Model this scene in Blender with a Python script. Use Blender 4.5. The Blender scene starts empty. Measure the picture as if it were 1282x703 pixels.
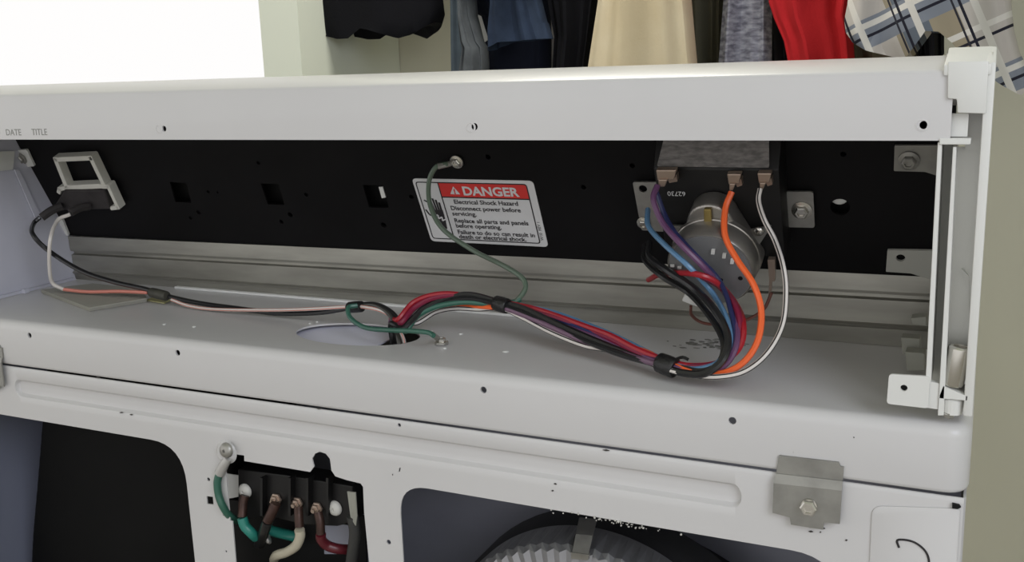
import bpy, bmesh, math, random
from mathutils import Vector as V, Matrix
random.seed(4)
S = bpy.context.scene
COL = S.collection
PI = math.pi
# ------------------------------------------------------------------ camera
FPX, CU, CV = 1254.12, 641.0, 351.5
CX = V((0.90505158, 0.06025844, -0.42101136))   # world X axis in camera space (right, down, forward)
CY = V((0.42408335, -0.20274314, 0.88263726))
CZ = V((-0.03217082, -0.97737615, -0.2090476))
CAM = V((-0.00233842, -0.57635819, 0.20219936))
cd = bpy.data.cameras.new('camera'); cam = bpy.data.objects.new('camera', cd); COL.objects.link(cam)
right = V((CX.x, CY.x, CZ.x)); up = -V((CX.y, CY.y, CZ.y)); back = -V((CX.z, CY.z, CZ.z))
M = Matrix((right, up, back)).transposed().to_4x4(); M.translation = CAM
cam.matrix_world = M
cd.sensor_width = 36; cd.lens = FPX / 1282 * 36; cd.clip_start = 0.02; cd.clip_end = 50
S.camera = cam
# ------------------------------------------------------------------ sky, light, exposure
w = bpy.data.worlds.new('world'); S.world = w; w.use_nodes = True
bg = w.node_tree.nodes['Background']; bg.inputs[0].default_value = (1.0, 0.99, 0.985, 1); bg.inputs[1].default_value = 1.0
def area(name, loc, tgt, size, power, col):
    l = bpy.data.lights.new(name, 'AREA'); l.shape = 'RECTANGLE'; l.size = size[0]; l.size_y = size[1]
    l.energy = power; l.color = col
    o = bpy.data.objects.new(name, l); COL.objects.link(o); o.location = loc
    o.rotation_euler = (V(tgt) - V(loc)).to_track_quat('-Z', 'Y').to_euler()
    return o
area('daylight_window_behind', (1.1, -1.15, .95), (-0.2, 0, 0), (.9, 1.0), 16, (0.84, 0.88, 1.0))
area('overhead_fill', (-0.75, 0.95, 1.52), (-0.75, 0.94, 0), (0.5, 0.5), 20, (1.0, 0.97, 0.9))  # added light to brighten the console roof and clothes; no lamp known here
S.view_settings.view_transform = 'Standard'; S.view_settings.look = 'None'
S.view_settings.gamma = 1.0; S.view_settings.exposure = 0.0; S.view_settings.use_curve_mapping = False

# ------------------------------------------------------------------ helpers
def ray(u, v):
    a, b = (u - CU) / FPX, (v - CV) / FPX
    return V((CX.x * a + CX.y * b + CX.z, CY.x * a + CY.y * b + CY.z, CZ.x * a + CZ.y * b + CZ.z))
def Yp(u, v, y=0.0):                    # the point of the vertical plane y = const
    r = ray(u, v); t = (y - CAM.y) / r.y; return CAM + r * t
def Zp(u, v, z=0.0):
    r = ray(u, v); t = (z - CAM.z) / r.z; return CAM + r * t
def Xp(u, v, x):
    r = ray(u, v); t = (x - CAM.x) / r.x; return CAM + r * t
PN = V((0, -1, -0.476)).normalized(); PU = V((0, -0.476, 1)).normalized(); PO = V((0, .152, .048))
def Bp(u, v, off=0.0):                  # the slanted black fascia, off = height above it
    r = ray(u, v); t = ((PO - CAM).dot(PN) + off) / r.dot(PN); return CAM + r * t
def BL(x, s, off=0.0): return V((x, 0, 0)) + V((0, PO.y, PO.z)) + PU * s + PN * off
def s_of(p): return (p - PO).dot(PU)

MATS = {}
def node_mat(name, col, rough=.5, metal=0., var=0., vscale=8., bump=0., bscale=200., spec=.5, stretch=(1,1,1), trans=0., coat=0., col2=None, lo=.35, hi=.65):
    m = bpy.data.materials.new(name); m.use_nodes = True; nt = m.node_tree; b = nt.nodes['Principled BSDF']
    b.inputs['Roughness'].default_value = rough; b.inputs['Metallic'].default_value = metal
    b.inputs['Specular IOR Level'].default_value = spec; b.inputs['Transmission Weight'].default_value = trans
    b.inputs['Coat Weight'].default_value = coat
    tc = nt.nodes.new('ShaderNodeTexCoord'); mp = nt.nodes.new('ShaderNodeMapping'); mp.inputs['Scale'].default_value = stretch
    nt.links.new(tc.outputs['Object'], mp.inputs[0])
    c = (*col, 1)
    if var or col2:
        n = nt.nodes.new('ShaderNodeTexNoise'); n.inputs['Scale'].default_value = vscale; n.inputs['Detail'].default_value = 5
        nt.links.new(mp.outputs[0], n.inputs['Vector'])
        r = nt.nodes.new('ShaderNodeValToRGB'); r.color_ramp.elements[0].position = lo; r.color_ramp.elements[1].position = hi
        r.color_ramp.elements[0].color = (*(col2 or [x * (1 - var) for x in col]), 1); r.color_ramp.elements[1].color = c
        nt.links.new(n.outputs[0], r.inputs[0]); nt.links.new(r.outputs[0], b.inputs['Base Color'])
    else:
        b.inputs['Base Color'].default_value = c
    if bump:
        n = nt.nodes.new('ShaderNodeTexNoise'); n.inputs['Scale'].default_value = bscale; n.inputs['Detail'].default_value = 3
        nt.links.new(mp.outputs[0], n.inputs['Vector'])
        bp = nt.nodes.new('ShaderNodeBump'); bp.inputs['Strength'].default_value = bump; bp.inputs['Distance'].default_value = .001
        nt.links.new(n.outputs[0], bp.inputs['Height']); nt.links.new(bp.outputs[0], b.inputs['Normal'])
    MATS[name] = m; return m
mat = node_mat
WHITE = mat('white_enamel', (.60, .59, .585), .32, var=.05, vscale=5, spec=.45)
PWHITE = mat('white_plastic', (.68, .68, .65), .42, spec=.4)
LAV = mat('inner_enamel', (.55, .55, .62), .4, var=.08, vscale=9)
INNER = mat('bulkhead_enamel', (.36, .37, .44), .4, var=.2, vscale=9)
STEEL = mat('galvanised_steel', (.41, .40, .355), .42, .75, var=.22, vscale=14, stretch=(1, 1, 6))
GALV = mat('bracket_zinc', (.42, .41, .38), .4, .7, var=.25, vscale=60)
CHROME = mat('screw_zinc', (.62, .6, .55), .25, .95)
BLACK = mat('black_fascia', (.007, .0065, .007), .55, spec=.13, var=.3, vscale=12)
VOID = mat('black_plastic', (.006, .006, .006), .6, spec=.2)
DKPL = mat('dark_bakelite', (.006, .0055, .0055), .5, spec=.4, var=.3, vscale=40)
DUST = mat('dusty_bakelite', (.035, .03, .03), .75, var=.5, vscale=60)
BRASS = mat('tinned_brass', (.40, .31, .25), .35, .7)
MOTOR = mat('motor_steel', (.38, .36, .33), .32, .8, var=.15, vscale=60)
MFACE = mat('motor_face', (.20, .205, .21), .45, .35, var=.1, vscale=60)
PAPER = mat('paper', (.37, .36, .31), .8, var=.06, vscale=40)
STICK = mat('label_paper', (.62, .62, .62), .45, var=.05, vscale=30)
INK = mat('black_ink', (.015, .013, .015), .5)
REDINK = mat('red_ink', (.60, .035, .03), .45)
GREYINK = mat('grey_ink', (.22, .22, .20), .6)
TLAB = mat('smudged_label', (.24, .225, .215), .6, var=.45, vscale=160, stretch=(1, 1, 3))
DUCT = mat('duct_foil', (.30, .30, .31), .4, .7, var=.2, vscale=50)
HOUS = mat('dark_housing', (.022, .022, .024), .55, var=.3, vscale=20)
CERAM = mat('pale_washer', (.55, .54, .50), .5)
COPPER = mat('copper_lug', (.07, .036, .028), .45, .5, var=.4, vscale=200)
def wire_mat(n, c, r=.35): return mat(n, c, r, spec=.5)
W = dict(orange=wire_mat('orange_vinyl', (.82, .13, .03)), white=wire_mat('white_vinyl', (.62, .58, .54)), purple=wire_mat('purple_vinyl', (.12, .05, .12)),
         blue=wire_mat('light_blue_vinyl', (.11, .23, .38)), black=wire_mat('black_vinyl', (.012, .012, .013), .28), red=wire_mat('red_vinyl', (.33, .012, .022)),
         crimson=wire_mat('crimson_vinyl', (.19, .012, .04)), green=wire_mat('green_vinyl', (.035, .12, .085)), gteal=wire_mat('teal_vinyl', (.02, .20, .16)),
         navy=wire_mat('navy_vinyl', (.02, .025, .09)), pink=wire_mat('pink_vinyl', (.62, .22, .17)), dark=wire_mat('dark_grey_vinyl', (.045, .043, .038)),
         sage=wire_mat('grey_green_vinyl', (.10, .14, .10)), cream=wire_mat('cream_vinyl', (.48, .44, .34)), maroon=wire_mat('maroon_vinyl', (.10, .012, .018)), brown=wire_mat('brown_vinyl', (.14, .05, .035)),
         grape=wire_mat('plum_vinyl', (.16, .09, .14)))

def tagit(o, label=None, cat=None, group=None, kind=None):
    for k, x in (('label', label), ('category', cat), ('group', group), ('kind', kind)):
        if x: o[k] = x
    return o
def thing(name, loc, label, cat, group=None):
    o = bpy.data.objects.new(name, None); COL.objects.link(o); o.location = loc; o.empty_display_size = .02
    o['root'] = list(loc); return tagit(o, label, cat, group)
def origin(p):
    while p is not None and p.parent is not None: p = p.parent
    return V(p['root']) if p is not None and 'root' in p else V((0, 0, 0))
def build(name, bm, m, parent=None, smooth=False, mats=None):
    bmesh.ops.recalc_face_normals(bm, faces=bm.faces)
    d = bpy.data.meshes.new(name)
    if parent is not None: bmesh.ops.translate(bm, verts=bm.verts, vec=-origin(parent))
    bm.to_mesh(d); bm.free()
    for x in (mats or [m]): d.materials.append(x)
    if smooth:
        for p in d.polygons: p.use_smooth = True
        d.set_sharp_from_angle(angle=math.radians(38))
    o = bpy.data.objects.new(name, d); COL.objects.link(o)
    if parent is not None: o.parent = parent
    return o
def pieces(*fs):
    bm = bmesh.new()
    for f in fs: f(bm)
    return bm
def addbox(bm, lo, hi, bev=0., segs=2):
    t = bmesh.new(); bmesh.ops.create_cube(t, size=1)
    for v in t.verts: v.co = V([(lo[i] + hi[i]) / 2 + v.co[i] * (hi[i] - lo[i]) for i in range(3)])
    if bev: bmesh.ops.bevel(t, geom=list(t.edges), offset=bev, segments=segs, profile=.5, affect='EDGES')
    merge(bm, t)
def merge(bm, t, mi=0):
    mp = {}
    for v in t.verts: mp[v] = bm.verts.new(v.co)
    for f in t.faces:
        try: g = bm.faces.new([mp[v] for v in f.verts]); g.material_index = mi if mi else f.material_index
        except ValueError: pass
    t.free()
def addprism(bm, pts, vec, bev=0., segs=2, mi=0):          # polygon of 3-D points extruded by vec
    t = bmesh.new(); a = [t.verts.new(p) for p in pts]; b = [t.verts.new(V(p) + V(vec)) for p in pts]; n = len(a)
    t.faces.new(a); t.faces.new(b[::-1])
    for i in range(n): t.faces.new((a[i], b[i], b[(i + 1) % n], a[(i + 1) % n]))
    bmesh.ops.recalc_face_normals(t, faces=t.faces)
    if bev: bmesh.ops.bevel(t, geom=list(t.edges), offset=bev, segments=segs, profile=.5, affect='EDGES')
    merge(bm, t, mi)
def frame_of(n):
    n = V(n).normalized(); a = V((0, 0, 1)) if abs(n.z) < .9 else V((1, 0, 0))
    x = a.cross(n).normalized(); return x, n.cross(x), n
def addlathe(bm, c, n, prof, segs=24, sq=1.0):             # prof: (r, h) along n
    x, y, n = frame_of(n); c = V(c); rings = []
    for r, h in prof:
        if r < 1e-7: rings.append([bm.verts.new(c + n * h)])
        else: rings.append([bm.verts.new(c + n * h + (x * math.cos(2 * PI * k / segs) + y * math.sin(2 * PI * k / segs) * sq) * r) for k in range(segs)])
    for A, B in zip(rings, rings[1:]):
        for k in range(segs):
            a, b = A[k % len(A)], A[(k + 1) % len(A)]; c2, d = B[(k + 1) % len(B)], B[k % len(B)]
            l = []
            for q in (a, b, c2, d):
                if q not in l: l.append(q)
            if len(l) > 2: bm.faces.new(l)
    for R in (rings[0], rings[-1]):
        if len(R) > 2: bm.faces.new(R)
def cyl(bm, c, n, r, h, segs=24, ch=0.): addlathe(bm, c, n, [(r, 0), (r, h - ch), (r - ch, h)] if ch else [(r, 0), (r, h)], segs)
def catmull(P, n=8):
    P = [V(p) for p in P]; out = []
    Q = [P[0] * 2 - P[1]] + P + [P[-1] * 2 - P[-2]]
    for i in range(1, len(Q) - 2):
        a, b, c, d = Q[i - 1:i + 3]
        for k in range(n):
            t = k / n
            out.append(.5 * ((2 * b) + (c - a) * t + (2 * a - 5 * b + 4 * c - d) * t * t + (3 * b - a - 3 * c + d) * t ** 3))
    out.append(P[-1]); return out
def addtube(bm, P, r, segs=8, n=8, smooth=True, mi=0, mi_f=None):
    C = catmull(P, n) if smooth else [V(p) for p in P]
    rr = r if callable(r) else (lambda t: r)
    T = [(C[min(i + 1, len(C) - 1)] - C[max(i - 1, 0)]).normalized() for i in range(len(C))]
    a = V((0, 0, 1)) if abs(T[0].z) < .9 else V((1, 0, 0)); x = (a - T[0] * a.dot(T[0])).normalized()
    rings = []
    for i, (c, t) in enumerate(zip(C, T)):
        x = (x - t * x.dot(t)).normalized(); y = t.cross(x); q = rr(i / (len(C) - 1))
        rings.append([bm.verts.new(c + (x * math.cos(2 * PI * k / segs) + y * math.sin(2 * PI * k / segs)) * q) for k in range(segs)])
    for A, B in zip(rings, rings[1:]):
        for k in range(segs):
            f = bm.faces.new((A[k], A[(k + 1) % segs], B[(k + 1) % segs], B[k])); f.material_index = mi_f(k) if mi_f else mi
    for R in (rings[0], rings[-1][::-1]):
        f = bm.faces.new(R); f.material_index = mi
def boolean(o, cutters, op='DIFFERENCE'):
    bm = bmesh.new()
    for c in cutters: merge(bm, c)
    bmesh.ops.recalc_face_normals(bm, faces=bm.faces)
    d = bpy.data.meshes.new('cutter'); bm.to_mesh(d); bm.free(); c = bpy.data.objects.new('cutter', d); COL.objects.link(c)
    c.parent = o.parent
    if o.parent is not None: d.transform(Matrix.Translation(-origin(o.parent)))
    md = o.modifiers.new('cut', 'BOOLEAN'); md.object = c; md.operation = op; md.solver = 'EXACT'
    bpy.context.view_layer.update()
    dg = bpy.context.evaluated_depsgraph_get(); me = bpy.data.meshes.new_from_object(o.evaluated_get(dg))
    o.modifiers.clear(); old = o.data; nm = old.name; o.data = me; bpy.data.meshes.remove(old); me.name = nm
    bpy.data.objects.remove(c); bpy.data.meshes.remove(d)
def CP(pts, vec):
    t = bmesh.new(); addprism(t, pts, vec); return t
def CC(c, n, r, h, sq=1., segs=20):
    t = bmesh.new(); addlathe(t, c, n, [(r, 0), (r, h)], segs, sq); return t
def text(name, body, size, org, xd, yd, m, parent, align='LEFT', ext=.00006, bold=0., sx=1.):
    c = bpy.data.curves.new(name, 'FONT'); c.body = body; c.size = size; c.align_x = align; c.extrude = ext; c.offset = bold; c.resolution_u = 3
    o = bpy.data.objects.new(name, c); COL.objects.link(o); bpy.context.view_layer.update()
    me = bpy.data.meshes.new_from_object(o.evaluated_get(bpy.context.evaluated_depsgraph_get()))
    bpy.data.objects.remove(o); bpy.data.curves.remove(c)
    xd = V(xd).normalized(); yd = V(yd).normalized(); zd = xd.cross(yd)
    R = Matrix((xd * sx, yd, zd)).transposed().to_4x4(); R.translation = V(org) - origin(parent)
    me.transform(R); me.materials.clear(); me.materials.append(m); me.name = name
    o = bpy.data.objects.new(name, me); COL.objects.link(o); o.parent = parent; return o
def rounded(pts, r, n=5):              # round the corners of a 3-D polygon; r is one radius or a list
    out = []; N = len(pts)
    for i, p in enumerate(pts):
        rad = r[i] if isinstance(r, (list, tuple)) else r
        a, b = V(pts[i - 1]) - V(p), V(pts[(i + 1) % N]) - V(p)
        if rad <= 0: out.append(V(p)); continue
        q = min(rad, a.length * .49, b.length * .49); A, B = V(p) + a.normalized() * q, V(p) + b.normalized() * q
        for k in range(n + 1):
            t = k / n; out.append(A * (1 - t) ** 2 + V(p) * 2 * t * (1 - t) + B * t * t)
    return out
def hexscrew(name, p, n, r, parent, m=CHROME, washer=1.45):
    bm = bmesh.new(); n = V(n).normalized(); p = V(p)
    addlathe(bm, p, n, [(r * washer, 0), (r * washer, r * .18), (r * .95, r * .3), (0, r * .3)], 24)
    addlathe(bm, p + n * r * .25, n, [(r, 0), (r, r * .6), (r * .82, r * .75), (r * .55, r * .75), (r * .5, r * .5), (0, r * .5)], 6)
    return build(name, bm, m, parent)
def phillips(name, p, n, r, parent, m=CHROME):
    bm = bmesh.new(); addlathe(bm, p, n, [(r, 0), (r, r * .15), (r * .85, r * .4), (r * .45, r * .58), (r * .22, r * .6), (r * .15, r * .35), (0, r * .35)], 20)
    return build(name, bm, m, parent, True)

# ------------------------------------------------------------------ the room
WALL = mat('sage_wall_paint', (.60, .585, .47), .9, var=.04, vscale=3, spec=.2)
WALLP = mat('pale_wall_paint', (.74, .77, .66), .9, spec=.2)
FLO = mat('floor_vinyl', (.33, .30, .25), .6, var=.15, vscale=6)
def struct(name, bm, m, parent=None):
    o = build(name, bm, m, parent)
    if parent is None: o['kind'] = 'structure'
    return o
fz = -1.02
struct('floor', pieces(lambda b: addbox(b, (-4.5, -2.6, fz - .05), (2.6, 2.1, fz))), FLO)
struct('ceiling', pieces(lambda b: addbox(b, (-4.5, -2.6, 1.62), (2.6, 2.1, 1.7))), WALLP)
struct('wall_right', pieces(lambda b: addbox(b, (2.6, -2.6, fz), (2.7, 2.1, 1.62))), WALLP)
struct('wall_back', pieces(lambda b: addbox(b, (-1.36, 1.6, fz), (2.6, 1.7, 1.62))), WALL)
WE = -1.3267
struct('wall_closet_side', pieces(lambda b: addbox(b, (WE - .100, 1.2, fz), (WE, 1.598, 1.62))), WALLP)
# window wall with a wide opening
wx0, wx1, wz0, wz1 = -3.6, -1.44, -.25, 1.3
wl = struct('wall_left', pieces(lambda b: addbox(b, (-4.5, 1.36, fz), (wx0, 1.48, 1.62)), lambda b: addbox(b, (wx0, 1.36, fz), (WE - .102, 1.48, wz0)),
     lambda b: addbox(b, (wx0, 1.36, wz1), (WE - .102, 1.48, 1.62)), lambda b: addbox(b, (wx1, 1.36, wz0), (WE - .102, 1.48, wz1))), WALLP)
win = thing('window_1', (-2.55, 1.42, wz0), None, None); win['kind'] = 'structure'
GLASS = mat('window_glass', (1, 1, 1), 0.0, trans=1.0)
build('window_frame', pieces(lambda b: addbox(b, (wx0, 1.39, wz0), (wx0 + .05, 1.45, wz1)), lambda b: addbox(b, (wx1 - .05, 1.39, wz0), (wx1, 1.45, wz1)),
     lambda b: addbox(b, (wx0 + .05, 1.39, wz0), (wx1 - .05, 1.45, wz0 + .05)), lambda b: addbox(b, (wx0 + .05, 1.39, wz1 - .05), (wx1 - .05, 1.45, wz1))), PWHITE, win)
build('pane', pieces(lambda b: addbox(b, (wx0 + .05, 1.418, wz0 + .05), (wx1 - .05, 1.422, wz1 - .05))), GLASS, win)

# ------------------------------------------------------------------ the dryer
XL = -.878
dry = thing('clothes_dryer', (XL / 2, .35, fz), 'white clothes dryer seen from behind with wiring cutouts in its rear panel', 'dryer')
t = bmesh.new(); addbox(t, (XL, 0, -.0405), (0, .70, 0))
be = [e for e in t.edges if all(abs(v.co.x) < 1e-5 for v in e.verts) and abs(e.verts[0].co.z - e.verts[1].co.z) > .01 or all(abs(v.co.x - XL) < 1e-5 for v in e.verts) and abs(e.verts[0].co.z - e.verts[1].co.z) > .01]
bmesh.ops.bevel(t, geom=be, offset=.013, segments=6, profile=.5, affect='EDGES')
bmesh.ops.bevel(t, geom=[e for e in t.edges if all(abs(v.co.z) < 1e-5 for v in e.verts)], offset=.0075, segments=5, profile=.5, affect='EDGES')
bmesh.ops.bevel(t, geom=[e for e in t.edges if all(abs(v.co.z + .0405) < 1e-5 for v in e.verts)], offset=.003, segments=3, profile=.5, affect='EDGES')
top = build('top_panel', t, WHITE, dry, True)
hole_c = V((-.4435, .0615, 0))
cut = [CC(hole_c + V((0, 0, -.03)), (0, 0, 1), .0525, .06, .60, 48)]
inner = bmesh.new(); addbox(inner, (XL + .0015, .0015, -.06), (-.0015, .6985, -.0015))
bmesh.ops.bevel(inner, geom=[e for e in inner.edges if abs(e.verts[0].co.z - e.verts[1].co.z) > .01], offset=.0115, segments=6, profile=.5, affect='EDGES')
bmesh.ops.bevel(inner, geom=[e for e in inner.edges if all(abs(v.co.z + .0015) < 1e-5 for v in e.verts)], offset=.0060, segments=5, profile=.5, affect='EDGES')
boolean(top, [inner])
def ell(c, a, b, z0, h, n=48):
    q = bmesh.new(); pts = [V((c.x + a * math.cos(2 * PI * k / n), c.y + b * math.sin(2 * PI * k / n), z0)) for k in range(n)]; addprism(q, pts, (0, 0, h)); return q
boolean(top, [ell(hole_c, .0545, .031, -.02, .04)] + [CC(Yp(u, v, -.004), (0, 1, 0), .0024, .01, segs=14) for u, v in ((32, 421), (218, 443), (602, 490), (915, 529))])
for p in top.data.polygons: p.use_smooth = True
top.data.set_sharp_from_angle(angle=math.radians(35))
# cabinet
build('side_panel', pieces(lambda b: addbox(b, (-.0025, .004, fz + .02), (-.001, .69, -.0425))), WHITE, dry)
build('side_panel', pieces(lambda b: addbox(b, (XL + .001, .004, fz + .02), (XL + .0025, .69, -.0425))), WHITE, dry)
build('side_shade_sheet', pieces(lambda b: addbox(b, (XL + .003, .006, -.6), (XL + .0040, .158, -.044))), mat('side_shade_blue', (.21, .225, .295), .5), dry)  # added dark sheet, its colour stands for shade on the inner side wall
build('front_panel', pieces(lambda b: addbox(b, (XL + .001, .691, fz + .02), (-.001, .70, -.0425))), WHITE, dry)
for x in (XL + .05, -.05):
    for y in (.06, .64):
        build('foot', pieces(lambda b: cyl(b, (x, y, fz), (0, 0, 1), .018, .03)), VOID, dry)
# rear panel: cross-section lofted along X with a pressed stadium recess
def panel_loft():
    bm = bmesh.new()
    x0, x1 = XL + .002, -.002; rx0, rx1 = -.768, -.126; zc, hw, dep = -.0612, .0072, .0042
    xs = [x0, -.80] + [rx0 + (1 - math.cos(PI * k / 16)) * .0072 for k in range(9)] + [-.6, -.45, -.3] + [rx1 - .0072 + math.sin(PI * k / 16) * .0072 for k in range(9)] + [-.08, x1]
    xs = sorted(set(round(x, 6) for x in xs))
    def prof(x):
        h = 0
        if rx0 < x < rx1:
            d = min(x - rx0, rx1 - x)
            h = hw if d >= hw else math.sqrt(max(0, hw * hw - (hw - d) ** 2))
        k = h / hw
        P = [(.0020, -.0420), (.0013, -.0423), (.0008, -.0431), (.0006, -.0450)]
        for a in (1.25, 1.08, .95, .8, .55, .2, -.2, -.55, -.8, -.95, -1.08, -1.25):
            ee = abs(a); d = 0 if ee > 1.15 else (.15 if ee > 1 else .6 if ee > .9 else .92 if ee > .7 else 1) * dep
            P.append((.0006 + d * min(1, k * 1.6), zc + a * max(h, .0004)))
        P += [(.0006, -.075), (.0006, -.95)]
        Q = [(y + .0011, z) for y, z in P[::-1]]; Q[-1] = (.0024, -.0426)
        return P + Q
    rings = [[bm.verts.new((x, y, z)) for y, z in prof(x)] for x in xs]
    n = len(rings[0])
    for A, B in zip(rings, rings[1:]):
        for k in range(n): bm.faces.new((A[k], A[(k + 1) % n], B[(k + 1) % n], B[k]))
    bm.faces.new(rings[0]); bm.faces.new(rings[-1][::-1])
    return bm
rear = build('rear_panel', panel_loft(), WHITE, dry, True)
y0 = -.01
def img(pts, y): return [Yp(a, b, y) for a, b in pts]
Lopen = rounded([V((-.85, y0, -.0962)), Yp(212, 549, y0) + V((0, 0, .0)), Yp(244, 703, y0) + V((0, 0, -.06)), V((-.85, y0, -.30))], [.03, .040, .03, .03], 8)
# keep the cut edges exactly vertical
a = Yp(0, 518.5, 0); b = Yp(194, 548.5, 0); c = Yp(239, 660, 0)
Lopen = rounded([V((-.85, y0, a.z)), V((c.x, y0, a.z)), V((c.x, y0, -.30)), V((-.85, y0, -.30))], [.03, .034, .03, .03], 8)
a2 = Yp(541, 610.5, 0); b2 = Yp(1000, 692.7, 0); l2 = Yp(502.5, 670, 0)
Ropen = rounded([V((l2.x, y0, (a2.z + b2.z) / 2)), V((-.066, y0, (a2.z + b2.z) / 2)), V((-.066, y0, -.42)), V((l2.x, y0, -.42))], [.024, .03, .03, .03], 8)
def T(px, py): return (220 + px / 4.064, 530 + py / 4.064)
tz = [(203, 208), (232, 176), (302, 186), (303, 215), (470, 243), (640, 272), (660, 245), (650, 205), (665, 178), (690, 168), (720, 178), (742, 205), (750, 265), (770, 295), (830, 315), (900, 332), (912, 350), (918, 480), (940, 700), (955, 860), (275, 860), (262, 750), (243, 525), (231, 521)]
Tpoly = [Yp(*T(*q), y0) for q in tz]
cuts = [CP(Lopen, (0, .03, 0)), CP(Ropen, (0, .03, 0)), CP(Tpoly, (0, .03, 0))]
sm = [((249.5, 606), .0016), ((477, 686), .0019), ((272, 697), .001), ((490, 538), .0014)]
cuts += [CC(Yp(u, v, -.01), (0, 1, 0), r, .03, segs=12) for (u, v), r in sm]
cuts += [CP(img([(247, 627), (255, 628), (256, 638), (248, 637)], y0), (0, .03, 0)), CP(img([(265, 628.5), (267, 629), (270, 652), (268, 652)], y0), (0, .03, 0)),
         CP(img([(490, 592), (492, 592), (491, 597), (489, 597)], y0), (0, .03, 0))]
boolean(rear, cuts)
for p in rear.data.polygons: p.use_smooth = True
rear.data.set_sharp_from_angle(angle=math.radians(30))
# corner flange with marker stroke
fl = rounded([Yp(1092, 634, .0006) + V((0, 0, .001)), V((-.0035, .0006, -.0478)), V((-.0035, .0006, -.95)), V((Yp(1091, 660, 0).x, .0006, -.95))], [.006, .003, .002, .002], 5)
cf = build('corner_flange', pieces(lambda b: addprism(b, fl, (0, -.0011, 0), .0004, 2)), WHITE, dry, True)
bm = bmesh.new(); addtube(bm, [Yp(u, v, -.0007) for u, v in ((1125.5, 685), (1123, 677), (1128, 675), (1141, 677), (1152, 683), (1160, 692), (1163, 703), (1161, 714), (1150, 724))], .00065, 6)
tagit(build('marker_stroke', bm, INK, cf), 'black marker pen numeral on the corner flange')
build('gap_plug', pieces(lambda b: addprism(b, img([(1192, 630), (1201, 632), (1203, 635), (1199, 637), (1192, 636)], -.0012), (0, .004, 0))), VOID, dry)
# interior
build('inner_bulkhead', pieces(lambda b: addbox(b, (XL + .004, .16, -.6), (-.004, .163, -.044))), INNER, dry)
build('hole_fill_plate', pieces(lambda b: addprism(b, [V((-.520, .012, -.007)), V((-.420, .012, -.007)), V((-.420, .115, -.003)), V((-.520, .115, -.003))], (0, 0, -.001))), mat('lit_enamel', (.74, .74, .84), .4), dry)  # plate added under the hole, coloured paler so the inside looks lit
hb = rounded([V((Yp(66, 520, .05).x, .05, -.0445)), V((-.575, .05, -.0445)), V((-.575, .05, -.30)), Yp(34, 800, .05), Yp(36, 680, .05), Yp(44, 590, .05)], [.02, .01, .02, .02, .03, .05], 6)
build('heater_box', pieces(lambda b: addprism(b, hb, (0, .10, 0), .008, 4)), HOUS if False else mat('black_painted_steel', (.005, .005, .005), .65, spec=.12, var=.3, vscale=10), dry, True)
dc = Yp(735, 904, .03)
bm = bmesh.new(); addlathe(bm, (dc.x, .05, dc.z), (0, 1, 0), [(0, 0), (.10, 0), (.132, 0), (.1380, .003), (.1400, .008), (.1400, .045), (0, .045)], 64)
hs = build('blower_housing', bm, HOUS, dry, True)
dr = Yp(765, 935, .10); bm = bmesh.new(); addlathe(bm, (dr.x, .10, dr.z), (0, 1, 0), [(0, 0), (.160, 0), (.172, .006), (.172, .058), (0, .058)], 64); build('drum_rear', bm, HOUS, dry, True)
# exhaust collar, pleated radially
bm = bmesh.new(); N = 150; prof = [(.080, .018), (.084, .012), (.100, .012), (.1150, .0145), (.1180, .019), (.1180, .0495), (.080, .0495)]
rings = []; dc = V((dc.x, dc.y, Yp(735, 685, .019).z - .118))
for k in range(N):
    a_ = 2 * PI * k / N; wob = .0009 * (1 if k % 2 else -1)
    rings.append([bm.verts.new((dc.x + (r + (wob if i > 1 and i < 5 else 0)) * math.cos(a_), y + (wob if 0 < i < 4 else 0), dc.z + (r + (wob if i > 1 and i < 5 else 0)) * math.sin(a_))) for i, (r, y) in enumerate(prof)])
for k in range(N):
    A, B = rings[k], rings[(k + 1) % N]
    for i in range(len(prof)): bm.faces.new((A[i], A[(i + 1) % len(prof)], B[(i + 1) % len(prof)], B[i]))
build('exhaust_collar', bm, DUCT, dry)
st = [Yp(728, 645, .045), Yp(748, 648, .045), Yp(738, 693, .009), Yp(718, 690, .009)]
bm = bmesh.new(); p0 = [Yp(725, 648, .047), Yp(721, 668, .022), Yp(716, 692, .009)]; p1 = [Yp(747, 650, .047), Yp(742, 670, .022), Yp(736, 695, .009)]
for i in range(2): addprism(bm, [p0[i], p1[i], p1[i + 1], p0[i + 1]], (0, .0012, 0))
addprism(bm, [Yp(715, 691, .009), Yp(737, 694, .009), Yp(736, 701, .011), Yp(715, 699, .011)], (0, .003, 0))
build('hanger_strap', bm, GALV, dry)
# lint along the right cutout edge
bm = bmesh.new()
for k in range(46):
    u = random.gauss(770, 45); u = min(max(u, 690), 905); v = 610.5 + (u - 541) * .179 + random.uniform(-1, 4.5)
    c = Yp(u, v, -.0004 + random.uniform(0, .003)); r = random.uniform(.0003, .0009)
    q = bmesh.new(); bmesh.ops.create_icosphere(q, subdivisions=1, radius=r)
    for x in q.verts: x.co = x.co * random.uniform(.6, 1.3) + c
    merge(bm, q)
tagit(build('lint', bm, CERAM, dry), kind='stuff')
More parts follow.
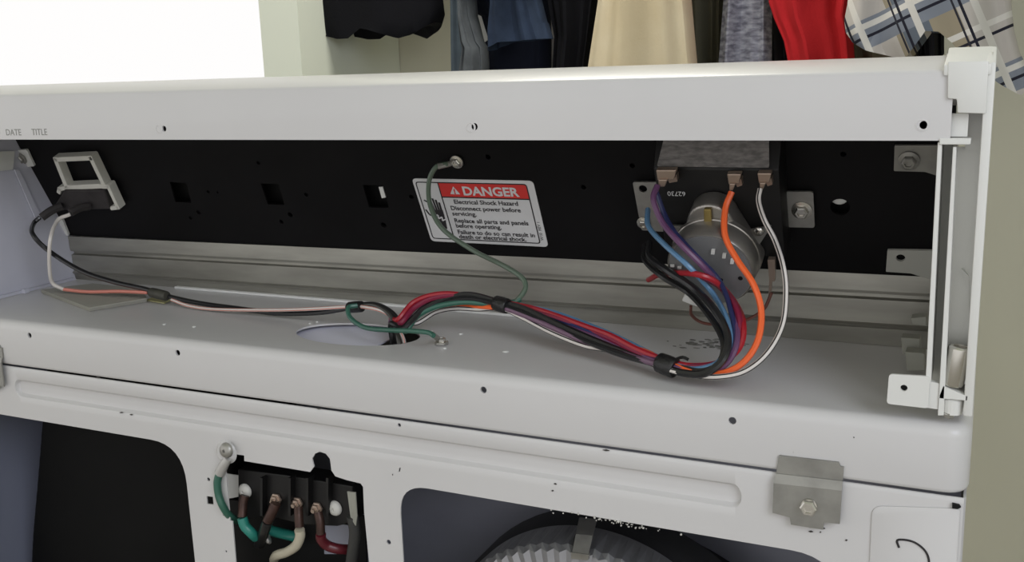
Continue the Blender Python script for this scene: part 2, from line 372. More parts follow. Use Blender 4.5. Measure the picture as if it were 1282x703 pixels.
# hinge clips
CLIPM = mat('clip_zinc', (.33, .325, .30), .42, .7, var=.25, vscale=60)
def clip(dx, dz=0.):
    o = lambda u, v, y=-.0015: Yp(940 + u / 4.273, 540 + v / 4.273, y) + V((dx, 0, dz))
    bm = bmesh.new()
    up_ = [o(150, 128), o(470, 165), o(478, 186), o(497, 190), o(492, 262), o(136, 222)]
    mid = [o(136, 222), o(492, 262), o(490, 306), o(126, 266)]
    low = [o(126, 266), o(490, 306), o(478, 485), o(395, 475), o(390, 515), o(218, 488), o(212, 450), o(120, 425)]
    addprism(bm, up_, (0, .0015, 0)); addprism(bm, [p + V((0, -.0006 + (-.0022 if i in (2, 3) else 0), 0)) for i, p in enumerate(mid)], (0, .0015, 0))
    addprism(bm, [p + V((0, -.0024, 0)) for p in low], (0, .0013, 0))
    c = build('hinge_clip', bm, CLIPM, dry)
    hexscrew('screw', o(312, 398, -.0040), (0, -1, 0), .0050, c, washer=1.0)
    return c
clip(0); clip(-.7090, .0068)
# ground lug screw and its dimple
phillips('ground_screw', Yp(284, 563, -.004), (0, -1, .1), .0062, dry, GALV)
build('screw_boss', pieces(lambda b: addlathe(b, Yp(284, 565, .0008), (0, -1, 0), [(.0100, 0), (.0085, .0022), (.0062, .0042), (0, .0042)], 24)), WHITE, dry, True)
CHIP = mat('bare_metal_chip', (.05, .045, .04), .6)
for u, v, l, a in ((149, 516, 5, .1), (162, 518.5, 4, .2), (491, 593, 2, 1.4), (693, 605, 4, .3), (690, 614, 3, .1), (1010, 659, 9, .1), (1028, 661, 5, .1), (1012, 665, 6, .1), (754, 563, 9, .12), (396, 511, 6, .1), (120, 471.5, 5, .2), (1068, 547, 2, .3), (993, 565, 2, 1.5), (1026, 666, 2, .1), (1058, 676, 3, .1)):
    bm = bmesh.new(); p = Yp(u, v, -.0002); q = Yp(u + l * math.cos(a), v + l * math.sin(a), -.0002)
    addprism(bm, [p, (p + q) / 2 + V((0, 0, .0006)), q, (p + q) / 2 - V((0, 0, .0005))], (0, .0008, 0))
    build('paint_chip', bm, CHIP, dry)

# ------------------------------------------------------------------ control console
con = thing('control_console', (-.44, .08, 0), 'white dryer control console with its rear cover off, black fascia inside', 'control console')
zt, zb = .1932, .1568
def sweepX(pts, x0, x1, dz0=0, dz1=0):
    bm = bmesh.new(); A = [bm.verts.new((x0, y, z + dz0)) for y, z in pts]; B = [bm.verts.new((x1, y, z + dz1)) for y, z in pts]; n = len(pts)
    bm.faces.new(A); bm.faces.new(B[::-1])
    for k in range(n): bm.faces.new((A[k], A[(k + 1) % n], B[(k + 1) % n], B[k]))
    return bm
roof = [(0, zb), (0, zt - .0018), (.0007, zt - .0005), (.0022, zt + .0004), (.03, zt + .0068), (.06, zt + .0072), (.088, zt + .0055), (.098, zt - .003), (.104, zt - .022),
        (.1015, zt - .023), (.0955, zt - .004), (.087, zt + .0035), (.06, zt + .0052), (.03, zt + .0048), (.0032, zt - .0014), (.0018, zt - .003), (.0015, zb)]
rail = build('rear_rail', sweepX(roof, XL, -.0200), WHITE, con, True)
boolean(rail, [CC(Yp(u, v, -.004), (0, 1, 0), r, .01, segs=14) for u, v, r in ((200.5, 161.5, .0022), (590.5, 159, .0023), (1156, 157, .0022))])
for u, v in ((199, 161), (589, 159.5), (1154.5, 156.5)):
    bm = bmesh.new(); addlathe(bm, Yp(u, v, .0), (0, -1, 0), [(.0024, -.0006), (.0026, .0003), (.0036, 0.0001), (.0036, -.0006)], 18)
    build('hole_rim', bm, WHITE, con, True)
text('stamped_lettering', 'DATE', .0073, Yp(7.5, 169.3, -.0001), (1, 0, 0), (0, 0, 1), GREYINK, con)
text('stamped_lettering', 'TITLE', .0073, Yp(40, 169, -.0001), (1, 0, 0), (0, 0, 1), GREYINK, con)
text('stamped_lettering', 'D', .0073, Yp(-5, 169.5, -.0001), (1, 0, 0), (0, 0, 1), GREYINK, con)
# black fascia
def tilt(x): return .0062 * (x + .755) / .69 if x > -.755 else 0
sB = lambda x: (tilt(x) - .0015)
p = [BL(-.8549, sB(-.8545)), BL(-.021, sB(-.021)), BL(-.021, .135), BL(-.8549, .135)]
fas = build('black_fascia', pieces(lambda b: addprism(b, p, -PN * .0018)), BLACK, con)
def bq(pts, off=.003): return [Bp(u, v, off) for u, v in pts]
cuts = [CP(bq([(210, 230), (231, 231), (237, 256), (217, 255)]), -PN * .008), CP(bq([(324, 232), (346, 232), (354, 259), (333, 258)]), -PN * .008),
        CP(bq([(452, 234), (478, 234), (485, 263), (460, 262)]), -PN * .008)]
for u, v, r in ((258, 242, .0017), (270, 243, .0012), (246, 268, .0024), (236, 275, .002), (381, 246, .002), (361, 271, .0026), (350, 280, .0022), (478, 284, .0026), (513, 249, .0022), (609, 199, .0022), (729, 237, .002), (1055, 196, .002), (321, 206, .0018), (790, 210, .002)):
    cuts.append(CC(Bp(u, v, .003), -PN, r, .008, segs=12))
cuts.append(CC(Bp(1051, 262, .003), -PN, .0065, .008, segs=20))
boolean(fas, cuts)
build('front_fascia', pieces(lambda b: addprism(b, [BL(-.8545, .000, -.0122), BL(-.021, .000, -.0122), BL(-.021, .135, -.0122), BL(-.8545, .135, -.0122)], -PN * .002)), VOID, con)
# pale pieces in the openings, standing for a glint and a light crescent
build('hole_glint', pieces(lambda b: addprism(b, bq([(474, 234), (479, 234), (483, 247), (478, 248)], -.0025), -PN * .001)), PWHITE, con)
build('crescent_disc', pieces(lambda b: addlathe(b, Bp(1051, 244, -.006), PN, [(.0060, 0), (.0060, .0025), (.0045, .0035), (0, .0035)], 18)), PWHITE, con, True)
# silver lower tray
sil = [(.1540, .0002), (.1525, .0078), (.1512, .0090), (.1505, .0100), (.1528, .0115), (.1520, .0285), (.1560, .0296), (.1560, .0318), (.1515, .0328), (.1510, .0350), (.1505, .0480), (.1520, .0480), (.1580, .0318), (.1580, .0290), (.1545, .0110), (.1555, .0002)]
bm = bmesh.new(); A = [bm.verts.new((-.8545, y, max(.0002, z - .002))) for y, z in sil]; B = [bm.verts.new((-.021, y, z + (.0056 if z > .001 else 0.))) for y, z in sil]
bm.faces.new(A); bm.faces.new(B[::-1])
for k in range(len(sil)): bm.faces.new((A[k], A[(k + 1) % len(sil)], B[(k + 1) % len(sil)], B[k]))
build('lower_tray', bm, STEEL, con, False)
bm = bmesh.new(); addprism(bm, [V((-.715, .1485, .0001)), V((-.30, .1485, .0001)), V((-.30, .1535, .0001)), V((-.715, .1535, .0001))], (0, 0, .0022), .0005)
build('base_lip', bm, mat('lip_highlight', (.8, .8, .78), .35), con)  # paler lip colour carries the white highlight along the base
build('front_cover', pieces(lambda b: addprism(b, [V((-.8545, .181, .0005)), V((-.8545, .127, .164)), V((-.8545, .106, .174)), V((-.8545, .109, .176)), V((-.8545, .130, .166)), V((-.8545, .184, .0005))], (.8335, 0, 0))), PWHITE, con)

# left end cap: inner wall, flange and tabs
lc = build('end_cap', pieces(lambda b: addprism(b, [V((-.855, .0005, .0008)), V((-.855, .1900, .0008)), V((-.855, .1850, .046)), V((-.855, .1305, .168)), V((-.855, .092, .190)), V((-.855, .03, .197)), V((-.855, .0005, .19))], (-.004, 0, 0)),
     lambda b: addbox(b, (XL, .0, .001), (-.8595, .004, .19))), LAV, con)
def pane_quad(name, pts, off, th, m, parent, r=.0015):
    return build(name, pieces(lambda b: addprism(b, rounded(bq(pts, off), r, 3), -PN * th)), m, parent)
lt = pane_quad('mounting_tab', [(-14, 191), (33, 187), (43, 208), (-14, 214)], .003, .0022, PWHITE, con)
hexscrew('screw', Bp(27, 198, .0035), PN, .0042, lt, GALV)
build('tab_flange', pieces(lambda b: addprism(b, [Xp(-16, 190, -.8535), Xp(17, 189, -.8535), Xp(15, 212, -.8535), Xp(-16, 216, -.8535)], (.0015, 0, 0))), PWHITE, con)
lb = pane_quad('mounting_tab', [(44, 275), (77, 272), (86, 295), (50, 294)], .003, .0022, PWHITE, con)
build('cap_rib', pieces(lambda b: addprism(b, [Xp(17, 212, -.8535), Xp(23, 212, -.8535), Xp(50, 270, -.8535), Xp(43, 272, -.8535)], (.0015, 0, 0))), LAV, con)
build('cap_base_lip', pieces(lambda b: addbox(b, (-.8548, .02, .0003), (-.8505, .150, .003))), LAV, con)
build('cap_base_foot', pieces(lambda b: addbox(b, (-.8505, .085, .0003), (-.8465, .090, .0045))), LAV, con)

build('end_cover', pieces(lambda b: addprism(b, [V((XL - .0045, 0, .0065)), V((XL - .0045, .165, .0065)), V((XL - .0045, .106, .178)), V((XL - .0045, .098, .199)), V((XL - .0045, .05, .2045)), V((XL - .0045, 0, .1965))], (.0044, 0, 0), .0009, 2)), PWHITE, con, True)
# right end cap in white plastic, built as ribs, web and blocks
rc = build('end_cap', pieces(
    lambda b: addprism(b, [V((-.0006, .0, .0065)), V((-.0006, .165, .0065)), V((-.0006, .106, .178)), V((-.0006, .098, .199)), V((-.0006, .05, .2045)), V((-.0006, .0, .1965))], (-.0048, 0, 0), .0009, 2)), PWHITE, con, True)
Y = lambda u, v, y=0.: Yp(u, v, y)
bm = bmesh.new()
# stepped corner block
blk = [Y(1187, 77), Y(1238, 76), Y(1234.5, 142), Y(1199, 141), Y(1198, 124), Y(1186.5, 123)]
addprism(bm, [q + V((0, -.002, 0)) for q in blk], (0, .004, 0), .0006)
rw = [V((-.0250, -.0015, zt + .0028)), V((-.0250, .05, zt + .0115)), V((-.0250, .1, zt + .008)), V((-.0250, .1, zt + .005)), V((-.0250, .03, zt + .0078)), V((-.0250, -.0015, zt - .003))]
addprism(bm, rw, (.0225, 0, 0), .0008)
build('corner_block', bm, PWHITE, con, True)
bm = bmesh.new()
addprism(bm, [Y(1190, 142, .004), Y(1213, 142, .004), Y(1211, 171, .004), Y(1190, 171, .004)], (0, .003, 0))                    # web behind slot
addprism(bm, [Y(1176, 173, -.001), Y(1216, 173, -.001), Y(1215, 181, -.001), Y(1176, 181, -.001)], (0, .012, 0), .0005)        # shelf under it
addprism(bm, [Y(1210, 141, .016), Y(1236, 141, .016), Y(1233, 188, .016), Y(1208, 188, .016)], (0, .003, 0))
build('latch_web', bm, PWHITE, con)
bm = bmesh.new()
addprism(bm, [Y(1174, 178), Y(1179.5, 178), Y(1165.5, 480), Y(1158.5, 480)], (0, .03, 0), .0004)
build('inner_rib', bm, PWHITE, con)
bm = bmesh.new()
addprism(bm, [Y(1193, 184), Y(1197.5, 184), Y(1181.5, 520), Y(1174, 520)], (0, .03, 0), .0004)
build('outer_rib', bm, PWHITE, con)
bm = bmesh.new(); addprism(bm, [Y(1178, 180, .028), Y(1197, 181, .028), Y(1180, 512, .028), Y(1160, 508, .028)], (0, .002, 0))
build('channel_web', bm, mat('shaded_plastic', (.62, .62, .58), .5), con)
web = build('recess_web', pieces(lambda b: addprism(b, [Y(1196, 184, .018), Y(1228, 184, .018), Y(1216, 470, .018), Y(1184, 468, .018)], (0, .002, 0))), PWHITE, con)
# curved scoop rising from the web
bm = bmesh.new()
sc = [(1203, 336), (1208, 342), (1211.5, 358), (1211, 385), (1206, 410), (1196, 440), (1190, 455)]
addprism(bm, [Y(1204, 337, .0135), Y(1213, 345, .0175), Y(1214, 425, .0175), Y(1208, 466, .0175), Y(1186, 466, .0175), Y(1206, 410, .0175), Y(1211, 385, .0175), Y(1211, 358, .0175)], (0, .004, 0))
build('scoop', bm, PWHITE, con, True)
bm = bmesh.new(); addprism(bm, [Y(1181, 483), Y(1211, 496), Y(1210.5, 501), Y(1175, 498)], (0, .02, 0)); build('lower_shelf', bm, PWHITE, con)
bm = bmesh.new(); addprism(bm, [Y(1175, 499, .014), Y(1207, 500, .014), Y(1206, 517, .014), Y(1174, 517, .014)], (0, .003, 0)); cyl(bm, Y(1191, 516, .006), (0, 0, 1), .0055, .009, 20, .001)
build('lower_web', bm, PWHITE, con)
build('foot_screw', pieces(lambda b: addlathe(b, Y(1188, 520, .004), (0, -.3, 1), [(.003, 0), (.003, .003), (0, .0035)], 6)), GALV, con)
# clip nut (shiny rolled cylinder)
c0 = Y(1192, 481, .006); bm = bmesh.new(); ax = V((.003, .0, .0215)).normalized()
addlathe(bm, c0, ax, [(.0054, 0), (.0058, .001), (.0058, .0215), (.0048, .0225), (.0035, .0225), (.0030, .018), (0, .018)], 24)
addprism(bm, [Y(1181, 441, .014), Y(1184, 433, .014), Y(1188, 433, .014), Y(1186, 478, .014), Y(1180, 474, .014)], (0, .004, 0))
build('retaining_pin', bm, CHROME, con, True)
ft = build('foot_tab', pieces(lambda b: addprism(b, rounded(img([(1113, 468), (1164, 471), (1162, 511), (1110, 505)], -.001), .002, 4), (0, .0018, 0), 0)), PWHITE, con)
build('tab_arm', pieces(lambda b: addprism(b, img([(1160, 476), (1176, 480), (1174, 512), (1160, 510)], .0010), (0, .004, 0))), PWHITE, con)
boolean(ft, [CC(Yp(1131, 488, -.005), (0, 1, 0), .0019, .012, segs=14)])
build('hole_shadow_disc', pieces(lambda b: cyl(b, Yp(1131, 488, .0016), (0, 1, 0), .0026, .001, 14)), VOID, con)  # dark disc added behind the tab hole, stands for its shade
# inner right-hand lugs
bt = pane_quad('mounting_bracket', [(1120, 182), (1182, 182), (1180, 222), (1158, 215), (1119, 214)], .003, .002, GALV, con, .0008)
hexscrew('screw', Bp(1138, 201, .0035), PN, .0046, bt, GALV)
bb = pane_quad('mounting_bracket', [(1111, 313), (1172, 314), (1172, 352), (1140, 342), (1109, 340)], .003, .002, PWHITE if False else mat('grey_lug_plastic', (.42, .42, .38), .5), con, .0008)
boolean(bb, [CC(Bp(1127, 326, .006), -PN, .0030, .012, segs=16)])
LUG = mat('lug_plastic', (.30, .30, .26), .5)
bm = bmesh.new()
for (a, b_, c, d), y in (((1128, 422, 1152, 425), .10), ((1133, 440, 1158, 446), .085)):
    addprism(bm, [Y(a, b_, y), Y(c, b_ + 2, y), Y(c, d + 18, y), Y(a + 2, d + 18, y)], (0, .012, 0), .0006)
addprism(bm, [Y(1140, 398, .11), Y(1160, 396, .11), Y(1160, 408, .11), Y(1142, 406, .11)], (0, .012, 0), .0005)
build('inner_lug', bm, LUG, con)

# danger label (flat print on the fascia)
X0, X1 = -.4205, -.3135; s0, s1 = s_of(Bp(534, 301)), s_of(Bp(519, 223)) 
Lw, Lh = X1 - X0, s1 - s0
def LP(a, b, off=.0004): return BL(X0 + a * Lw, s1 - b * Lh, off)
lab = build('warning_label', pieces(lambda b: addprism(b, rounded([LP(0, 0), LP(1, 0), LP(1, 1), LP(0, 1)], .004, 5), -PN * .0004)), STICK, con)
def ring(bm, a0, b0, a1, b1, wd, off, r):
    O = rounded([LP(a0, b0, off), LP(a1, b0, off), LP(a1, b1, off), LP(a0, b1, off)], r, 5)
    dx, dy = wd / Lw, wd / Lh
    I = rounded([LP(a0 + dx, b0 + dy, off), LP(a1 - dx, b0 + dy, off), LP(a1 - dx, b1 - dy, off), LP(a0 + dx, b1 - dy, off)], max(r - wd, .0001), 5)
    vo = [bm.verts.new(q) for q in O]; vi = [bm.verts.new(q) for q in I]; n = len(vo)
    for k in range(n): bm.faces.new((vo[k], vo[(k + 1) % n], vi[(k + 1) % n], vi[k]))
bm = bmesh.new(); ring(bm, .02, .045, .945, .955, .0010, .00056, .003)
for (a0, b0, a1, b1) in ((.210, .045, .2195, .955), (.215, .265, .94, .283)):
    bm.faces.new([bm.verts.new(q) for q in (LP(a0, b0, .00056), LP(a1, b0, .00056), LP(a1, b1, .00056), LP(a0, b1, .00056))])
build('label_border', bm, INK, lab)
bm = bmesh.new(); q = [LP(.219, .055, .0005), LP(.937, .055, .0005), LP(.937, .265, .0005), LP(.219, .265, .0005)]; bm.faces.new([bm.verts.new(x) for x in q]); build('red_header', bm, REDINK, lab)
def lt_(s, a, b, size, m=INK, bold=0., sx=1.): text('lettering', s, size, LP(a, b, .0007), (1, 0, 0), PU, m, lab, bold=bold, sx=sx, ext=.00004)
lt_('DANGER', .405, .232, .0112, STICK, .00035, 1.08)
k = .0057
for s, a, b in (('Electrical Shock Hazard', .305, .372), ('Disconnect power before', .262, .472), ('servicing.', .262, .558), ('Replace all parts and panels', .262, .668), ('before operating.', .262, .750), ('Failure to do so can result in', .262, .852), ('death or electrical shock.', .262, .926)):
    lt_(s, a, b, k, INK, .00009, 1.05)
bm = bmesh.new(); bm.faces.new([bm.verts.new(LP(*q, .0006)) for q in ((.338, .105), (.380, .225), (.296, .225))]); build('alert_triangle', bm, STICK, lab)
lt_('!', .331, .217, .0062, REDINK, .0003)
text('lettering', 'W10  REV 1', .0036, LP(.975, .90, .0006), PU, (-1, 0, 0), INK, lab)
# pictogram: reaching hand and shock bolt
bm = bmesh.new()
def strip(p_, q_, wd, off=.0006):
    A, B = V(p_), V(q_); d = (B - A).normalized(); n = V((-d.y, d.x)) if len(d) == 2 else None
    P4 = [(A.x + n.x * wd, A.y + n.y * wd * 1.8), (B.x + n.x * wd, B.y + n.y * wd * 1.8), (B.x - n.x * wd, B.y - n.y * wd * 1.8), (A.x - n.x * wd, A.y - n.y * wd * 1.8)]
    bm.faces.new([bm.verts.new(LP(a, b, off)) for a, b in P4])
for a, b, c, d in ((.105, .33, .118, .50), (.128, .30, .138, .50), (.153, .32, .157, .50), (.176, .36, .176, .52)): strip((a, b), (c, d), .0085)
strip((.085, .47), (.125, .57), .009)
bm.faces.new([bm.verts.new(LP(a, b, .00058)) for a, b in ((.105, .48), (.188, .48), (.188, .62), (.18, .78), (.135, .78), (.125, .66))])
strip((.05, .33), (.085, .37), .007); strip((.04, .48), (.06, .56), .007); strip((.06, .56), (.09, .58), .007)
build('hand_pictogram', bm, INK, lab)
bm = bmesh.new(); strip((.10, .58), (.135, .56), .007, .0007); strip((.135, .56), (.13, .62), .006, .0007); strip((.13, .62), (.165, .59), .006, .0007); strip((.165, .59), (.16, .65), .005, .0007); strip((.16, .65), (.195, .62), .005, .0007)
build('shock_bolt', bm, STICK, lab)

# ------------------------------------------------------------------ rocker switch at the left of the fascia
sw = thing('rocker_switch', Bp(105, 255, 0), 'black rocker switch in a white snap-in frame at left of the black fascia', 'switch')
def bars(bm, pts, wd, off, th, closed=False):
    P_ = [Bp(u, v, off) for u, v in pts]
    if closed: P_.append(P_[0])
    for a, b in zip(P_, P_[1:]):
        d = (b - a).normalized(); n = d.cross(PN).normalized() * wd / 2; e = d * wd * .4
        addprism(bm, [a + n - e, b + n + e, b - n + e, a - n - e], -PN * th, .0004, 1)
bm = bmesh.new(); bars(bm, [(69, 200), (113, 198), (130, 233), (83, 235)], .0050, .012, .009, True)
bars(bm, [(128, 234), (135, 234), (147, 260), (139, 261)], .0042, .013, .009); bars(bm, [(73, 241), (74, 237), (84, 235)], .0042, .012, .008)
build('mounting_frame', bm, mat('ivory_plastic', (.62, .61, .55), .5), sw)
bm = bmesh.new(); addprism(bm, bq([(80, 238), (130, 238), (138, 262), (64, 264)], .014), -PN * .0138, .0015); build('switch_body', bm, DUST, sw)
for A, B, nm in (((78, 258), (52, 272), 0), ((112, 258), (88, 266), 1)):
    bm = bmesh.new(); a, b = Bp(*A, .016), Bp(*B, .034); addtube(bm, [a, (a + b) / 2 + V((0, 0, .0015)), b], .0040, 8, 3); build('spade_boot', bm, DUST, sw, True)

# ------------------------------------------------------------------ timer
tm = thing('dryer_timer', Bp(895, 260, 0), 'black cycle timer with a silver synchronous motor mounted on the fascia', 'timer')
xl, xr = Bp(818, 212, .024).x, Bp(975, 210, .024).x; sb, st_ = s_of(Bp(880, 300, .024)) , s_of(Bp(842, 211, .024))
pr = [BL(xl, sb - .012, 0.0002), BL(xl, sb - .012, .024), BL(xl, st_, .024), BL(xl, st_ + .016, .008), BL(xl, st_ + .020, .0002)]
build('timer_housing', pieces(lambda b: addprism(b, pr, (xr - xl, 0, 0), .0012)), DKPL, tm, True)
nrm = (PU * 1. + PN * 1.0).normalized()
ta, tb_ = BL(0, st_ + .0015, .0240), BL(0, st_ + .0155, .0095)
tl = build('timer_label', pieces(lambda b: addprism(b, rounded([ta + V((xl + .003, 0, 0)), ta + V((xr - .006, 0, 0)), tb_ + V((xr - .008, 0, 0)), tb_ + V((xl + .006, 0, 0))], .0015, 3), nrm * .0008)), TLAB, tm)
text('moulded_digits', '62730', .0052, Bp(858, 240, .0243), (-1, 0, 0), -PU, STICK, tm)
le = build('mounting_ear', pieces(lambda b: addprism(b, rounded(bq([(792, 228), (826, 228), (832, 290), (803, 288)], .006), .0016, 3), -PN * .0015)), GALV, tm)
boolean(le, [CC(Bp(803, 240, .01), -PN, .0031, .012, segs=16)])
hexscrew('screw', Bp(806, 279, .0065), PN, .0036, le, CHROME)
re_ = build('mounting_ear', pieces(lambda b: addprism(b, rounded(bq([(972, 240), (1018, 240), (1020, 285), (978, 284)], .005), .002, 4), -PN * .0015)), GALV, tm)
hexscrew('screw', Bp(1004, 263, .0055), PN, .0048, re_, CHROME)
# gear case: arched shell
def shell(pts, o0, o1, bev): 
    b = bmesh.new(); addprism(b, rounded(bq(pts, o1), .006, 4), -PN * (o1 - o0), bev, 3); return b
build('motor_bracket', pieces(lambda b: addprism(b, rounded(bq([(838, 283), (851, 283), (930, 290), (966, 283), (952, 304), (925, 345), (860, 345)], .028), .0012, 3), -PN * .002)), GALV, tm)
gc = Bp(890, 279, .04); mc = Bp(888, 340, .062)
def arch(r0, r1, A, B, o0, o1, n=18):     # rounded-triangle outline around two circles on the fascia
    sa, sb2 = s_of(A), s_of(B); pts = []
    for k in range(n + 1):
        a_ = PI * (.08 + .84 * k / n); pts.append(BL(A.x + r0 * math.cos(a_), sa + r0 * math.sin(a_), o1))
    for k in range(n + 1):
        a_ = PI * (1.08 + .84 * k / n); pts.append(BL(B.x + r1 * math.cos(a_), sb2 + r1 * math.sin(a_), o1))
    b = bmesh.new(); addprism(b, pts, -PN * (o1 - o0), .0025, 4); return b
build('gear_case', arch(.0160, .0312, gc, mc, .024, .042), MOTOR, tm, True)
bm = bmesh.new(); mcb = BL(mc.x, s_of(mc), .040)
addlathe(bm, mcb, PN, [(.0305, 0), (.0305, .004), (.0298, .0045), (.0298, .018), (.0285, .020), (0, .020)], 48)
build('motor_can', bm, MOTOR, tm, True)
mf = BL(mc.x, s_of(mc), .0600)
bm = bmesh.new(); addlathe(bm, mf, PN, [(.0278, 0), (.0278, .0006), (0, .0006)], 48); face = build('motor_face', bm, MFACE, tm, True)
TABM = mat('pale_tab', (.6, .6, .58), .4)
for u, v in ((893, 314), (907, 319), (917, 326)):
    bm = bmesh.new(); a = Bp(u, v, .0612); addprism(bm, [a + V((-.0008, 0, 0)) + PU * .002, a + V((.0016, 0, 0)) + PU * .002, a + V((.0008, 0, 0)) - PU * .002, a + V((-.0016, 0, 0)) - PU * .002], PN * .0012); build('solder_tab', bm, TABM, face)
for u, v in ((842, 332), (851, 334)):
    bm = bmesh.new(); addprism(bm, [Bp(u - 2.5, v - 1.5, .0612), Bp(u + 2.5, v - 1.5, .0612), Bp(u + 2.5, v + 1.5, .0612), Bp(u - 2.5, v + 1.5, .0612)], PN * .0008)
    build('solder_tab', bm, TABM, face)
for u, v, r in ((903, 350, .0013), (927, 348, .0016), (858, 313, .0012)):
    bm = bmesh.new(); cyl(bm, Bp(u, v, .0608), PN, r, .0003, 12)
    build('face_hole', bm, VOID, face)
build('adjuster_pin', pieces(lambda b: cyl(b, Bp(886, 281, .0425), PN, .0022, .006, 14, .0004), lambda b: addprism(b, bq([(881, 262), (890, 262), (891, 281), (881, 281)], .0455), -PN * .003, .0006)), mat('brass', (.35, .27, .10), .35, .8), tm, True)
phillips('motor_screw', Bp(950, 289, .030), PN, .0036, tm)
for i, (u, v, wd) in enumerate(((834, 221, 26), (919, 226, 18), (957, 225, 18))):
    bm = bmesh.new(); h = wd / 2
    addprism(bm, bq([(u - h, v - 8), (u + h, v - 8), (u + h - 3, v + 4), (u - h + 2, v + 5)], .034), -PN * .005, .0007)
    addprism(bm, bq([(u - h + 3, v + 4), (u + 2, v + 4), (u - 2, v + 13), (u - h + 3, v + 13)], .036), -PN * .004, .0006)
    addprism(bm, bq([(u + 1, v + 2), (u + h, v - 2), (u + h + 1, v + 6), (u + 4, v + 8)], .029), -PN * .005)
    sp = build('spade_terminal', bm, BRASS, tm)
bm = bmesh.new(); addprism(bm, bq([(961, 325), (970, 325), (970, 352), (963, 352)], .030), -PN * .004); addprism(bm, bq([(963, 350), (967, 350), (965, 370), (962, 370)], .030), -PN * .002)
build('side_terminal', bm, BRASS, tm)
bm = bmesh.new(); addprism(bm, [Bp(u, v, .056) for u, v in ((860, 363), (880, 370), (874, 385), (853, 377))], -PN * .012, .0012); build('wire_plug', bm, PWHITE, tm, True)
bm = bmesh.new(); addtube(bm, [Bp(865, 383, .050), Bp(866, 394, .048), Bp(880, 404, .045), Bp(905, 406, .043), Bp(930, 402, .04), Bp(955, 388, .035), Bp(966, 366, .030)], .0012, 6); build('motor_lead', bm, W['brown'], tm, True)

# ------------------------------------------------------------------ wiring harness
TOPS = []
def wp(spec, r):
    out = []
    for q in spec:
        u, v, k_, val = q
        p = Yp(u, v, val) if k_ == 'y' else Zp(u, v, val) if k_ == 'z' else Bp(u, v, val)
        inhole = ((p.x - hole_c.x) / .0545) ** 2 + ((p.y - hole_c.y) / .031) ** 2 < 1
        if p.z < r + .0004 and not inhole and k_ != 'h': p = Zp(u, v, r + .0004)
        out.append(p)
    return out
def wire(spec, r, m, parent, name='wire', stripe=None, extra=()):
    P_ = wp(spec, r) + [V(e) for e in extra]
    bm = bmesh.new(); mats = [m]
    if stripe:
        mats.append(stripe); addtube(bm, P_, r, 12, 8, mi_f=lambda k: 1 if k % 3 == 0 else 0)
    else: addtube(bm, P_, r, 8, 8)
    return build(name, bm, m, parent, True, mats)
har = thing('wiring_harness', (-.28, .06, 0), 'taped bundle of coloured wires looping from the timer down into the top panel hole', 'wiring harness')
r = .0021
B3 = .036
w_ = {}
tapeA = ('y', .030); tapeB = ('y', .080)
down = [V((-.4205, .050, -.012)), V((-.419, .052, -.026))]
def dn(i):
    q = Zp(491 + 5.5 * (i % 3), 424 - 4 * (i // 3), 0.0); return [q + V((0, 0, .012)), q + V((0, 0, -.002)), q + V((-.001, 0, -.022))]
# right-hand loop from the timer to the first tape, then on to the second tape, then into the hole
wire([(916, 240, 'b', B3), (908, 262, 'b', .045), (908, 295, 'b', .060), (923, 325, 'y', .058), (943, 355, 'y', .050), (953, 388, 'y', .045), (949, 425, 'y', .035), (931, 453, 'y', .026), (903, 467, 'y', .019), (870, 466, 'y', .020), (838, 455, 'y', .027), (812, 442, 'y', .039), (792, 434, 'y', .049), (768, 427, 'y', .062), (720, 412, 'y', .074), (675, 397, 'y', .080), (628, 386, 'y', .080), (605, 384, 'y', .082), (575, 382, 'y', .090), (545, 384, 'y', .092), (520, 396, 'y', .078)], r, W['orange'], har, 'orange_wire', extra=dn(5))
wire([(952, 236, 'b', B3), (950, 252, 'b', .042), (957, 275, 'b', .052), (970, 300, 'b', .058), (980, 330, 'y', .055), (984, 362, 'y', .050), (980, 405, 'y', .040), (962, 440, 'y', .028), (935, 463, 'y', .020), (905, 471, 'y', .015), (870, 470, 'y', .018), (835, 462, 'y', .022), (800, 448, 'y', .037), (760, 438, 'y', .047), (730, 432, 'y', .052), (690, 416, 'y', .062), (655, 398, 'y', .073), (628, 386, 'y', .079), (600, 387, 'y', .083), (570, 386, 'y', .087), (545, 391, 'y', .083), (520, 405, 'y', .068)], .0018, W['white'], har, 'white_wire', stripe=W['black'], extra=dn(4))
wire([(823, 232, 'b', .036), (818, 250, 'b', .045), (829, 278, 'b', .055), (850, 303, 'b', .068), (880, 333, 'b', .073), (905, 362, 'b', .070), (920, 395, 'y', .048), (922, 430, 'y', .030), (905, 458, 'y', .022), (870, 465, 'y', .021), (835, 456, 'y', .026), (790, 441, 'y', .040), (740, 420, 'y', .055), (695, 405, 'y', .066), (655, 391, 'y', .075), (628, 383, 'y', .081), (590, 373, 'y', .083), (550, 374, 'y', .08), (520, 385, 'y', .07), (503, 405, 'y', .06)], r, W['purple'], har, 'purple_wire', extra=dn(3))
wire([(811, 262, 'b', .020), (812, 283, 'b', .040), (832, 306, 'b', .060), (862, 333, 'b', .073), (890, 364, 'b', .074), (908, 395, 'y', .046), (914, 428, 'y', .030), (900, 453, 'y', .022), (868, 462, 'y', .022), (838, 453, 'y', .030), (800, 435, 'y', .046), (765, 418, 'y', .060), (725, 402, 'y', .074), (690, 390, 'y', .082), (660, 384, 'y', .084), (630, 380, 'y', .084), (595, 374, 'y', .084), (560, 378, 'y', .081), (528, 390, 'y', .07), (508, 410, 'y', .06)], .0019, W['blue'], har, 'light_blue_wire', extra=dn(2))
